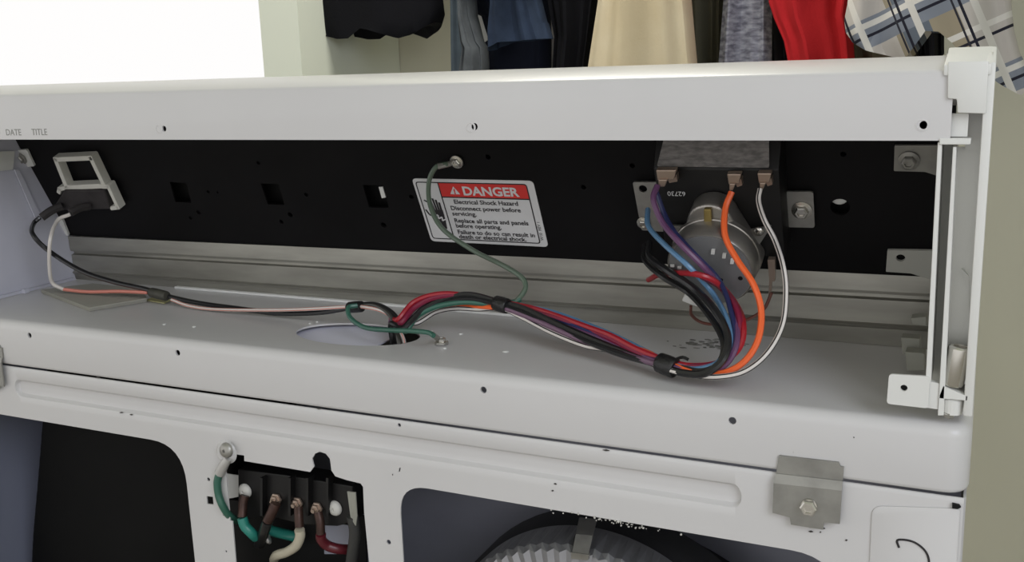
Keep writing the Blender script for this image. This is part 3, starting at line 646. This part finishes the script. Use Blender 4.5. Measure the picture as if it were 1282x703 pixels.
wire([(822, 240, 'b', .030), (832, 268, 'b', .040), (846, 292, 'b', .055), (872, 320, 'b', .070), (900, 350, 'b', .070), (914, 385, 'y', .050), (920, 425, 'y', .033), (903, 455, 'y', .024), (868, 463, 'y', .024), (836, 454, 'y', .028), (790, 437, 'y', .042), (740, 416, 'y', .057), (690, 397, 'y', .07), (655, 387, 'y', .078), (628, 380, 'y', .082)], .0017, W['navy'], har, 'navy_wire')
blk_mid = [(790, 444, 'y', .038), (740, 424, 'y', .052), (690, 402, 'y', .066), (655, 386, 'y', .076), (628, 379, 'y', .081), (590, 369, 'y', .082), (560, 373, 'y', .080), (530, 387, 'y', .070), (509, 406, 'y', .058)]
wire([(812, 303, 'b', .034), (814, 322, 'b', .048), (838, 340, 'b', .066), (868, 360, 'b', .076), (895, 388, 'y', .044), (911, 420, 'y', .030), (905, 450, 'y', .018), (882, 467, 'y', .014), (858, 467, 'y', .018), (836, 461, 'y', .024)] + blk_mid, .0025, W['black'], har, 'thick_black_wire', extra=dn(1))
wire([(808, 306, 'b', .030), (808, 326, 'b', .044), (830, 346, 'b', .062), (862, 366, 'b', .070), (888, 395, 'y', .050), (905, 425, 'y', .034), (903, 450, 'y', .024), (880, 464, 'y', .020), (836, 457, 'y', .027), (790, 447, 'y', .035), (745, 431, 'y', .048), (695, 410, 'y', .064), (655, 391, 'y', .074), (628, 382, 'y', .079), (590, 373, 'y', .081), (555, 379, 'y', .078), (526, 392, 'y', .068), (505, 410, 'y', .056)], .0023, W['black'], har, 'black_wire', extra=dn(0))
wire([(812, 350, 'b', .030), (828, 343, 'b', .050), (865, 342, 'b', .074), (895, 352, 'b', .074), (918, 376, 'b', .067), (930, 402, 'y', .045), (927, 432, 'y', .032), (905, 452, 'y', .027), (870, 458, 'y', .026), (838, 452, 'y', .030), (800, 438, 'y', .038), (765, 420, 'y', .050), (735, 409, 'y', .060), (705, 398, 'y', .068), (672, 387, 'y', .077), (640, 380, 'y', .083), (612, 376, 'y', .084), (580, 369, 'y', .083), (548, 368, 'y', .078), (518, 378, 'y', .070), (498, 400, 'y', .057)], r, W['red'], har, 'red_wire', extra=dn(6))
wire([(878, 345, 'b', .074), (903, 360, 'b', .070), (922, 386, 'y', .050), (926, 415, 'y', .038), (915, 444, 'y', .028), (885, 458, 'y', .024), (838, 455, 'y', .030), (800, 442, 'y', .037), (765, 424, 'y', .049), (735, 412, 'y', .060), (700, 399, 'y', .068), (665, 389, 'y', .077), (628, 382, 'y', .083), (585, 371, 'y', .083), (548, 371.5, 'y', .077), (520, 384, 'y', .068), (502, 404, 'y', .055)], r, W['crimson'], har, 'crimson_wire', extra=dn(7))
wire([(628, 384, 'y', .079), (655, 394, 'y', .073), (690, 409, 'y', .064), (725, 424, 'y', .054), (765, 438, 'y', .043), (800, 449, 'y', .033), (838, 460, 'y', .024)], .0021, W['grape'], har, 'plum_wire')
wire([(652, 374, 'y', .088), (640, 379, 'y', .085), (612, 380, 'y', .082), (580, 378, 'y', .080), (545, 384, 'y', .074), (522, 396, 'y', .066), (507, 415, 'y', .058)], .0022, W['green'], har, 'green_wire', extra=dn(8))
def tape(u, v, y, d, R_, L_, m=W['black'], parent=har, name='tape_band'):
    c = Yp(u, v, y); a, b = Yp(u - d[0], v - d[1], y + .002), Yp(u + d[0], v + d[1], y - .002); dd = (b - a).normalized()
    c.z = max(c.z, R_ + .0005)
    bm = bmesh.new(); addlathe(bm, c - dd * L_ / 2, dd, [(R_ * .9, 0), (R_, L_ * .06), (R_ * 1.04, L_ * .5), (R_, L_ * .94), (R_ * .9, L_)], 16)
    return build(name, bm, m, parent, True)
TAPE = mat('black_tape', (.010, .010, .010), .4, bump=.6, bscale=400)
tape(835, 457, .027, (10, 4), .0066, .0135, TAPE); tape(628, 381, .081, (10, 3), .0058, .0125, TAPE)
bm = bmesh.new(); addtube(bm, [Yp(845, 450, .028), Yp(855, 447, .026), Yp(862, 450, .026)], .0011, 5, 3); build('tape_end', bm, TAPE, har)

# branch from the hole to the switch on the left
br = thing('switch_cable', (-.6, .09, 0), 'black and pink-white wire pair running left from the hole to the rocker switch', 'cable')
wire([(50, 272, 'b', .036), (42, 280, 'b', .045), (41, 293, 'y', .070), (60, 313, 'y', .075), (100, 338, 'y', .080), (140, 352, 'y', .085), (180, 361, 'y', .088), (200, 367, 'y', .088), (220, 373, 'y', .09), (255, 380, 'y', .092), (300, 386, 'y', .088), (350, 392, 'y', .084), (400, 391, 'y', .080), (432, 386, 'y', .078), (448, 382, 'y', .078), (470, 381, 'y', .075), (490, 391, 'y', .068), (500, 405, 'y', .060)], .0022, W['black'], br, 'black_wire', extra=dn(2)[1:])
wire([(88, 268, 'b', .036), (72, 276, 'b', .046), (63, 300, 'y', .070), (62, 335, 'y', .074), (66, 354, 'y', .08), (80, 362, 'y', .083)], .0018, W['white'], br, 'white_wire')
wire([(80, 362, 'y', .083), (110, 365, 'y', .085), (150, 364.5, 'y', .087), (185, 366, 'y', .088)], .0017, W['pink'], br, 'faded_pink_wire')
wire([(215, 375, 'y', .088), (238, 383, 'y', .085), (270, 387, 'y', .083), (330, 388, 'y', .080), (380, 387, 'y', .078), (432, 384, 'y', .077), (446, 383, 'y', .076), (475, 388, 'y', .070), (492, 398, 'y', .063), (499, 412, 'y', .055)], .0015, W['white'], br, 'striped_wire', stripe=W['pink'], extra=[Zp(506, 428, 0), Zp(506, 428, 0) + V((0, 0, -.02))])
wire([(448, 383, 'y', .077), (468, 382, 'y', .074), (486, 392, 'y', .066), (494, 406, 'y', .058)], .0018, W['dark'], br, 'grey_wire', extra=[Zp(500, 430, 0), Zp(500, 430, 0) + V((0, 0, -.02))])
tape(199, 368, .088, (16, 4), .0045, .0215, mat('grey_sleeve', (.06, .058, .045), .55, var=.4, vscale=100), br, 'splice_sleeve')
bm = bmesh.new(); addprism(bm, [Zp(183, 376, .0006), Zp(206, 380, .0006), Zp(216, 375, .0006), Zp(195, 371, .0006)], (0, 0, .0008)); build('yellow_tag', bm, mat('yellow_tag', (.52, .50, .25), .6), br)
tape(445, 384, .077, (12, -1), .0046, .0150, TAPE, br)
# ground wires
g1 = thing('ground_wire', Zp(553, 428, 0), 'short green ground wire screwed to the white dryer top beside the hole', 'wire')
wire([(447, 382, 'y', .072), (436, 385, 'y', .066), (439, 398, 'y', .060), (458, 410, 'y', .052), (487, 413, 'y', .045), (515, 414, 'y', .040), (536, 416, 'y', .036), (543, 420, 'y', .033)], .0019, W['green'], g1, 'insulation')
gp = Zp(553, 430, .0006)
build('ring_terminal', pieces(lambda b: addlathe(b, gp, (0, 0, 1), [(.0052, 0), (.0052, .0012), (.002, .0012)], 20), lambda b: addtube(b, wp([(540, 417, 'y', .035)], .002) + [gp + V((-.004, .002, .003))], .0021, 8, 3)), GALV, g1, True)
hexscrew('screw', gp + V((0, 0, .0012)), (0, 0, 1), .0034, g1, CHROME)
g2 = thing('ground_wire', Bp(572, 202, 0), 'long grey-green ground wire hanging in front of the danger label', 'wire')
wire([(561, 205, 'b', .006), (546, 209, 'b', .010), (537, 228, 'b', .014), (539, 258, 'b', .016), (555, 287, 'b', .018), (592, 313, 'b', .022), (628, 331, 'y', .105), (652, 346, 'y', .098), (658, 358, 'y', .094), (654, 368, 'y', .090), (646, 377, 'y', .086)], .0020, W['sage'], g2, 'insulation')
build('ring_terminal', pieces(lambda b: addlathe(b, Bp(572, 202, .0008), PN, [(.0056, 0), (.0056, .0012), (.003, .0012)], 20), lambda b: addtube(b, [Bp(548, 208, .010), Bp(562, 205, .005), Bp(568, 203, .0015)], lambda t: .0025 - .0006 * t, 8, 3)), GALV, g2, True)
hexscrew('screw', Bp(572, 202, .002), PN, .0036, g2, CHROME)

# ------------------------------------------------------------------ folded paper and debris on the dryer top
pp = thing('folded_sheet', Zp(120, 376, 0), 'folded wiring sheet lying flat on the dryer top at the left end', 'paper')
cs = [(52, 367), (112, 390), (184, 378), (178, 366), (116, 359)]
for i in range(4):
    off = V((.0009 * i, -.0007 * i, 0)); build('leaf', pieces(lambda b: addprism(b, [Zp(u, v, .0) + off + V((0, 0, .0003 + i * .0011)) for u, v in cs], (0, 0, .0008))), PAPER, pp)
bm = bmesh.new()
for u, v, l in ((128, 371, 9), (138, 372, 6), (150, 370.5, 8), (160, 372, 5), (146, 374, 4), (166, 370, 5)):
    a = Zp(u, v, .0047); b = Zp(u + l, v - .6, .0047); addprism(bm, [a, b, b + V((0, .0016, 0)), a + V((0, .0012, 0))], (0, 0, .0001))
build('scribble', bm, GREYINK, pp)
for i, (u, v, r_) in enumerate(((388, 405, .0009), (397, 403, .0008), (577, 418, .0016), (633, 440, .0019), (206, 406, .0013), (243, 409, .0014), (557, 436, .0013))):
    bm = bmesh.new(); addlathe(bm, Zp(u, v, .0001), (0, 0, 1), [(r_ * 1.3, 0), (r_, .0008), (0, .001)], 7)
    tagit(build('plaster_crumb', bm, PWHITE), ('tiny white crumb at the left far side of the oval hole', 'tiny white crumb just right of the leftmost crumb at the oval hole', 'white crumb behind the ground wire screw', 'largest white crumb, right of the ground wire screw',
        'small white crumb below the grey splice sleeve', 'white crumb between splice sleeve and oval hole', 'white crumb in front of the ground wire screw')[i], 'debris', 'white crumbs on the dryer top')
GR = mat('greasy_dust', (.30, .295, .27), .8, var=.6, vscale=150)
bm = bmesh.new()
for k_ in range(170):
    t_ = random.random(); u = 700 + 300 * t_; v = 397 + 20 * t_ + random.gauss(0, 1.2)
    if random.random() < .35: u = random.gauss(885, 18); v = random.gauss(430, 3.5)
    c = Zp(u, v, .00015); r_ = random.uniform(.0006, .0019); n = 6
    addprism(bm, [c + V((math.cos(2 * PI * i / n) * r_ * random.uniform(.8, 2.2), math.sin(2 * PI * i / n) * r_ * random.uniform(.5, 1), 0)) for i in range(n)], (0, 0, .0003))
tagit(build('dust_smear', bm, GR), 'dark greasy dust smeared along the silver tray foot', 'dirt', kind='stuff')

# ------------------------------------------------------------------ terminal block and power cord leads
build('inner_flange', pieces(lambda b: addprism(b, [Yp(*T(236, 248), .040), Yp(*T(330, 262), .040), Yp(*T(330, 368), .040), Yp(*T(236, 385), .040)], (0, -.001, 0))), PWHITE, dry)
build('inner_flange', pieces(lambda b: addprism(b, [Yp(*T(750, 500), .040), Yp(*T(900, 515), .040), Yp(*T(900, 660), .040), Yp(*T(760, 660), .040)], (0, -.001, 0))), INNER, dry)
build('cutout_flange', pieces(lambda b: addprism(b, [Yp(*T(872, 345), .004), Yp(*T(914, 350), .003), Yp(*T(922, 470), .0022), Yp(*T(915, 520), .003), Yp(*T(890, 480), .006)], (0, .001, 0))), LUG, dry)
tbk = thing('terminal_block', Yp(365, 640, .02), 'black terminal block with corroded lugs seen through the rear panel cutout', 'terminal block')
body = [T(316, 232), T(560, 262), T(900, 318), T(905, 500), T(820, 522), T(650, 515), T(470, 470), T(318, 500)]
bm = bmesh.new(); addprism(bm, [Yp(u, v, .016) for u, v in body], (0, .022, 0), .001)
for px in (435, 578, 668, 770): addprism(bm, [Yp(*T(px - 6, 275), .010), Yp(*T(px + 6, 277), .010), Yp(*T(px + 6, 470), .010), Yp(*T(px - 6, 468), .010)], (0, .008, 0))
build('block_body', bm, DKPL, tbk)
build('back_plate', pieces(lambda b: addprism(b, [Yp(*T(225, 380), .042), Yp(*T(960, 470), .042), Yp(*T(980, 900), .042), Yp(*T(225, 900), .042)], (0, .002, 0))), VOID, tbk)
for px, py in ((355, 340), (812, 428)):
    sc_ = phillips('mounting_screw', Yp(*T(px, py), .0155), (0, -1, 0), .0062, tbk, CERAM)
for px, py, rr_ in ((514, 383, .0046), (622, 402, .0048), (722, 428, .0046)):
    bm = bmesh.new(); addlathe(bm, Yp(*T(px, py), .0155), (0, -1, 0), [(.0052, 0), (.0052, .0016), (.0036, .0018), (.0036, .004), (.0018, .0042), (.0018, .007), (0, .007)], 6); build('stud_nut', bm, BRASS, tbk)
def lead(pts, r_, m, name, parent): 
    bm = bmesh.new(); addtube(bm, [Yp(*T(a, b), y) for a, b, y in pts], r_, 10, 6); return build(name, bm, m, parent, True)
cord = thing('power_leads', Yp(390, 690, .01), 'green, black, white and red supply leads lugged onto the black terminal block', 'cable')
lead([(352, 365, .010), (343, 400, .008), (340, 440, .006), (338, 475, .004)], .0037, COPPER, 'ring_lug', cord)
lead([(338, 478, .004), (352, 520, .004), (385, 555, .006), (405, 575, .012)], .0042, W['gteal'], 'green_lead', cord)
lead([(470, 540, .032), (530, 555, .033), (600, 572, .033), (640, 590, .036)], .0044, W['gteal'], 'green_lead', cord)
lead([(510, 405, .009), (490, 450, .007), (468, 495, .006)], .0042, COPPER, 'ring_lug', cord)
lead([(468, 495, .006), (452, 540, .008), (440, 575, .014), (425, 610, .022)], .0044, W['black'], 'black_lead', cord)
lead([(624, 425, .009), (626, 470, .006), (630, 525, .004)], .0036, COPPER, 'ring_lug', cord)
lead([(630, 538, .003), (632, 575, .004), (612, 620, .006), (565, 652, .010), (515, 668, .016), (500, 690, .030)], .0040, W['cream'], 'white_lead', cord)
lead([(724, 450, .009), (735, 500, .007), (738, 560, .006)], .0034, COPPER, 'ring_lug', cord)
lead([(738, 560, .006), (742, 590, .008), (770, 618, .012), (820, 635, .016), (880, 640, .024)], .0040, W['maroon'], 'red_lead', cord)
lead([(418, 600, .014), (450, 575, .02), (475, 600, .022), (460, 560, .024)], .0022, GALV, 'cord_clamp', cord)
lead([(900, 470, .008), (912, 560, .010), (895, 690, .014), (885, 780, .02)], .0045, mat('grey_jacket', (.035, .035, .033), .6), 'cord_jacket', cord)
gg = thing('ground_strap', Yp(284, 563, 0), 'green-sleeved ground strap lugged under the screw at the cutout corner', 'wire')
bm = bmesh.new(); addtube(bm, [Yp(*T(268, 175), -.004), Yp(*T(248, 205), -.004), Yp(*T(225, 250), -.003)], lambda t: .0032 + .0012 * t, 10, 4); build('lug', bm, mat('tin_lug', (.5, .49, .47), .45, .4), gg, True)
lead([(222, 252, -.003), (212, 300, -.0035), (218, 360, -.0035), (240, 420, -.003), (272, 466, .003), (315, 495, .015)], .0031, W['green'], 'insulation', gg)

# ------------------------------------------------------------------ closet: rod and clothes
rodz = 1.05
rod = bmesh.new(); cyl(rod, (-1.325, 1.35, rodz), (1, 0, 0), .016, 2.6, 20)
tagit(build('closet_rod', rod, CHROME, None, True), 'metal closet rod carrying all the hanging clothes', 'rod')
def fabric(name, col, col2=None, **k): return mat(name, col, .9, col2=col2, spec=.15, bump=.5, bscale=300, **k)
def garment(name, label, cat, m, rows, hem=None, yc=1.35, depth=.05, folds=5, amp=.012, seed=0, parts=None):
    """rows: (v, uL, uR) outline at depth yc from top of frame down; hem: list of (fraction across, extra pixels down)"""
    rnd = random.Random(seed); R_ = []
    for v, ul, ur in rows:
        a, b = Yp(ul, v, yc), Yp(ur, v, yc); R_.append(((a.z + b.z) / 2, a.x, b.x))
    z0, a0, b0 = R_[0]; mid = (a0 + b0) / 2
    T_ = [(rodz - .10, mid - .012, mid + .012), (rodz - .14, a0 * .6 + mid * .4, b0 * .6 + mid * .4), (z0 + .3, a0 + .005, b0 - .005)]
    R_ = T_ + R_
    # resample
    rows2 = []
    for (z, a, b), (z2, a2, b2) in zip(R_, R_[1:]):
        n = max(1, int(abs(z - z2) / .018))
        for k in range(n): t_ = k / n; rows2.append((z + (z2 - z) * t_, a + (a2 - a) * t_, b + (b2 - b) * t_))
    rows2.append(R_[-1]); NN = 72; ph = [rnd.uniform(0, 6.28) for _ in range(4)]; root = None
    px = abs(Yp(600, 60, yc).z - Yp(600, 61, yc).z)
    bm = bmesh.new(); rings = []
    for i, (z, a, b) in enumerate(rows2):
        L = i / (len(rows2) - 1); ring_ = []
        for k in range(NN):
            th = 2 * PI * k / NN; c, s = math.cos(th), math.sin(th)
            f = amp * min(1, L * 2) * (math.sin(folds * th + ph[0] + L * 1.2) + .6 * math.sin((folds * 2 + 1) * th + ph[1] - L * 2) + .35 * math.sin(3 * th + ph[2] + L * 5))
            hw = (b - a) / 2; fx = max(-1, min(1, c)); x = (a + b) / 2 + hw * (abs(c) ** .8) * (1 if c >= 0 else -1)
            y = yc + (depth * (abs(s) ** .8) + f * abs(s)) * (1 if s >= 0 else -1) * (1 if i > 2 else .4)
            zz = z
            if hem:
                tt = (fx + 1) / 2; e = 0
                for (t0, e0), (t1, e1) in zip(hem, hem[1:]):
                    if t0 <= tt <= t1: e = e0 + (e1 - e0) * (tt - t0) / max(1e-6, t1 - t0)
                zz -= e * px * min(1, max(0, (z0 + .05 - z) / max(1e-6, z0 + .05 - R_[-1][0])))
            ring_.append(bm.verts.new((x, y, zz)))
        rings.append(ring_)
    for A, B in zip(rings, rings[1:]):
        for k in range(NN): bm.faces.new((A[k], A[(k + 1) % NN], B[(k + 1) % NN], B[k]))
    bm.faces.new(rings[0])
    # turned-in hem
    inn = []
    cx_ = sum((v.co for v in rings[-1]), V()) / NN
    for v in rings[-1]: inn.append(bm.verts.new(v.co + V(((cx_.x - v.co.x) * .12, (cx_.y - v.co.y) * .2, .03))))
    for k in range(NN): bm.faces.new((rings[-1][k], rings[-1][(k + 1) % NN], inn[(k + 1) % NN], inn[k]))
    bm.faces.new(inn)
    root = thing(name, (mid, yc, R_[-1][0]), label, cat)
    body = build('cloth', bm, m, root, True)
    # hanger
    hb_ = bmesh.new(); yr = 1.35; hk = [V((mid, yc, rodz - .115)), V((mid, yc * .5 + yr * .5, rodz - .07)), V((mid, yr - .026, rodz - .03)), V((mid, yr - .022, rodz + .010)), V((mid, yr, rodz + .0215)), V((mid, yr + .022, rodz + .008))]
    addtube(hb_, hk, .0018, 6, 6); build('hanger_hook', hb_, CHROME, root, True)
    return root
BLK = fabric('black_cotton', (.006, .006, .008)); NAVY = fabric('navy_cotton', (.006, .008, .017)); SLATE = fabric('slate_cotton', (.09, .115, .14), var=.3, vscale=20)
BLUE = fabric('blue_chambray', (.030, .045, .080), var=.4, vscale=18); KHAKI = fabric('khaki_twill', (.66, .58, .42), col2=(.56, .47, .31), vscale=6)
OLIVE = fabric('olive_cotton', (.085, .08, .055)); HEATH = fabric('heather_grey', (.40, .41, .47), col2=(.15, .15, .19), vscale=45, stretch=(1, 1, 3)); RED = fabric('red_cotton', (.50, .02, .025), var=.2, vscale=12)
CHAR = fabric('charcoal_cotton', (.035, .037, .042)); GREYW = fabric('washed_grey', (.11, .12, .13), var=.3, vscale=30)
garment('black_shirt', 'short black shirt hanging alone against the pale closet corner', 'shirt', BLK, [(-60, 388, 548), (0, 389, 550), (24, 392, 553), (36, 400, 549), (40, 408, 540)], [(0, -6), (.12, 2), (.3, 8), (.42, 8), (.5, -4), (.62, 2), (.78, 11), (.9, 7), (1, -4)], seed=1, depth=.07, amp=.006)
garment('slate_jeans', 'slate blue-grey jeans hanging beside the pale closet wall', 'trousers', SLATE, [(-60, 566, 590), (0, 566, 590), (90, 567, 592), (160, 568, 594)], seed=2, yc=1.335, depth=.02, amp=.003)
garment('sweater', 'washed grey sweater with a bunched cuff, right of the slate jeans', 'sweater', GREYW, [(-60, 576, 604), (0, 578, 590), (20, 578, 592), (52, 580, 602), (60, 582, 608), (86, 578, 610), (130, 582, 606)], seed=3, yc=1.27, depth=.03, amp=.006)
garment('white_tshirt', 'sliver of a white shirt between grey sweater and blue shirt', 'shirt', fabric('white_cotton', (.7, .7, .7)), [(-60, 586, 700), (0, 588, 700), (60, 594, 700), (160, 602, 704)], seed=4, yc=1.50, depth=.015, amp=.002)
garment('navy_jacket', 'dark navy jacket hanging behind the blue chambray shirt', 'jacket', NAVY, [(-60, 592, 684), (0, 588, 688), (12, 592, 688), (18, 604, 689), (48, 613, 690), (54, 604, 690), (75, 602, 690), (90, 600, 690), (160, 604, 690)], seed=5, yc=1.42, depth=.025, amp=.006)
garment('chambray_shirt', 'blue chambray shirt with its tail hanging over dark trousers', 'shirt', BLUE, [(-60, 616, 668), (0, 616, 674), (30, 612, 682), (52, 612, 690)], [(0, 10), (.35, 0), (1, -2)], seed=6, yc=1.26, depth=.035, amp=.010)
garment('dark_trousers', 'black trousers filling the gap left of the khaki trousers', 'trousers', BLK, [(-60, 690, 752), (0, 691, 750), (45, 700, 744), (88, 698, 738), (160, 698, 736)], seed=7, yc=1.36, depth=.05)
garment('khaki_trousers', 'pale khaki trousers hanging in the middle of the closet', 'trousers', KHAKI, [(-60, 756, 862), (0, 751, 864), (85, 738, 872), (160, 732, 876)], seed=8, yc=1.27, depth=.055, folds=4, amp=.014)
garment('olive_shirt', 'dark olive shirt in shade right of the khaki trousers', 'shirt', OLIVE, [(-60, 858, 912), (0, 858, 908), (80, 862, 906), (160, 864, 906)], seed=9, yc=1.50, depth=.04)
garment('heather_sweatshirt', 'heather grey knit sweatshirt just left of the red shirt', 'sweatshirt', HEATH, [(-60, 908, 962), (0, 906, 966), (75, 900, 966), (160, 896, 968)], seed=10, yc=1.40, depth=.03, folds=4)
garment('charcoal_shirt', 'charcoal shirt edge between heather sweatshirt and red shirt', 'shirt', CHAR, [(-60, 955, 985), (0, 958, 990), (75, 963, 992), (160, 964, 992)], seed=11, yc=1.50, depth=.02)
garment('red_shirt', 'bright red shirt hanging left of the plaid shirt', 'shirt', RED, [(-60, 962, 1072), (0, 963, 1068), (22, 970, 1064), (50, 982, 1068), (75, 987, 1070), (160, 990, 1072)], seed=12, yc=1.315, depth=.03, folds=5, amp=.009)
garment('brown_top', 'dull brown top showing below the plaid shirt hem', 'shirt', fabric('brown_cotton', (.15, .13, .09)), [(-60, 1062, 1140), (40, 1062, 1146), (75, 1064, 1150), (160, 1066, 1150)], seed=13, yc=1.42, depth=.04)
garment('black_skirt', 'small black hem peeking out below the plaid shirt', 'skirt', BLK, [(-60, 1140, 1180), (40, 1145, 1182), (68, 1147, 1182), (72, 1150, 1178)], seed=14, yc=1.38, depth=.03)
# plaid material
pm = bpy.data.materials.new('plaid_cotton'); pm.use_nodes = True; nt = pm.node_tree; bs = nt.nodes['Principled BSDF']; bs.inputs['Roughness'].default_value = .9; bs.inputs['Specular IOR Level'].default_value = .15
tc = nt.nodes.new('ShaderNodeTexCoord'); mpn = nt.nodes.new('ShaderNodeMapping'); mpn.inputs['Rotation'].default_value = (0, .42, 0); nt.links.new(tc.outputs['Object'], mpn.inputs[0])
sep = nt.nodes.new('ShaderNodeSeparateXYZ'); nt.links.new(mpn.outputs[0], sep.inputs[0])
def mth(op, a, b=None):
    n = nt.nodes.new('ShaderNodeMath'); n.operation = op
    for i, x in enumerate((a, b)):
        if x is None: continue
        if isinstance(x, (int, float)): n.inputs[i].default_value = x
        else: nt.links.new(x, n.inputs[i])
    return n.outputs[0]
def band(ax, per, off, wd):
    t_ = mth('FRACT', mth('DIVIDE', mth('ADD', sep.outputs[ax], 10 + off), per)); return mth('LESS_THAN', t_, wd / per)
def mixc(f, a, b):
    n = nt.nodes.new('ShaderNodeMix'); n.data_type = 'RGBA'
    if isinstance(f, float): n.inputs[0].default_value = f
    else: nt.links.new(f, n.inputs[0])
    for i, x in ((6, a), (7, b)):
        if isinstance(x, tuple): n.inputs[i].default_value = (*x, 1)
        else: nt.links.new(x, n.inputs[i])
    return n.outputs[2]
c = mixc(band(0, .16, .02, .07), (.30, .26, .19), (.46, .43, .40)); c = mixc(band(0, .16, .10, .04), c, (.12, .14, .17)); c = mixc(band(2, .15, .03, .045), c, (.20, .22, .26))
c = mixc(band(2, .075, .0, .009), c, (.62, .60, .56)); c = mixc(band(2, .075, .014, .0045), c, (.02, .02, .03)); c = mixc(band(0, .08, .0, .010), c, (.60, .58, .54)); c = mixc(band(0, .08, .015, .004), c, (.02, .02, .03)); c = mixc(band(0, .08, .024, .003), c, (.03, .03, .04))
nt.links.new(c, bs.inputs['Base Color'])
garment('plaid_shirt', 'plaid shirt in khaki, white and blue with a fluted hem, far right', 'shirt', pm, [(-60, 1068, 1262), (0, 1062, 1272), (20, 1058, 1280), (36, 1060, 1292), (48, 1068, 1296)], [(0, 0), (.12, 10), (.3, 18), (.40, 18), (.43, -8), (.50, -6), (.6, 20), (.8, 48), (.93, 60), (1, 50)], seed=15, yc=1.17, depth=.07, folds=4, amp=.016)
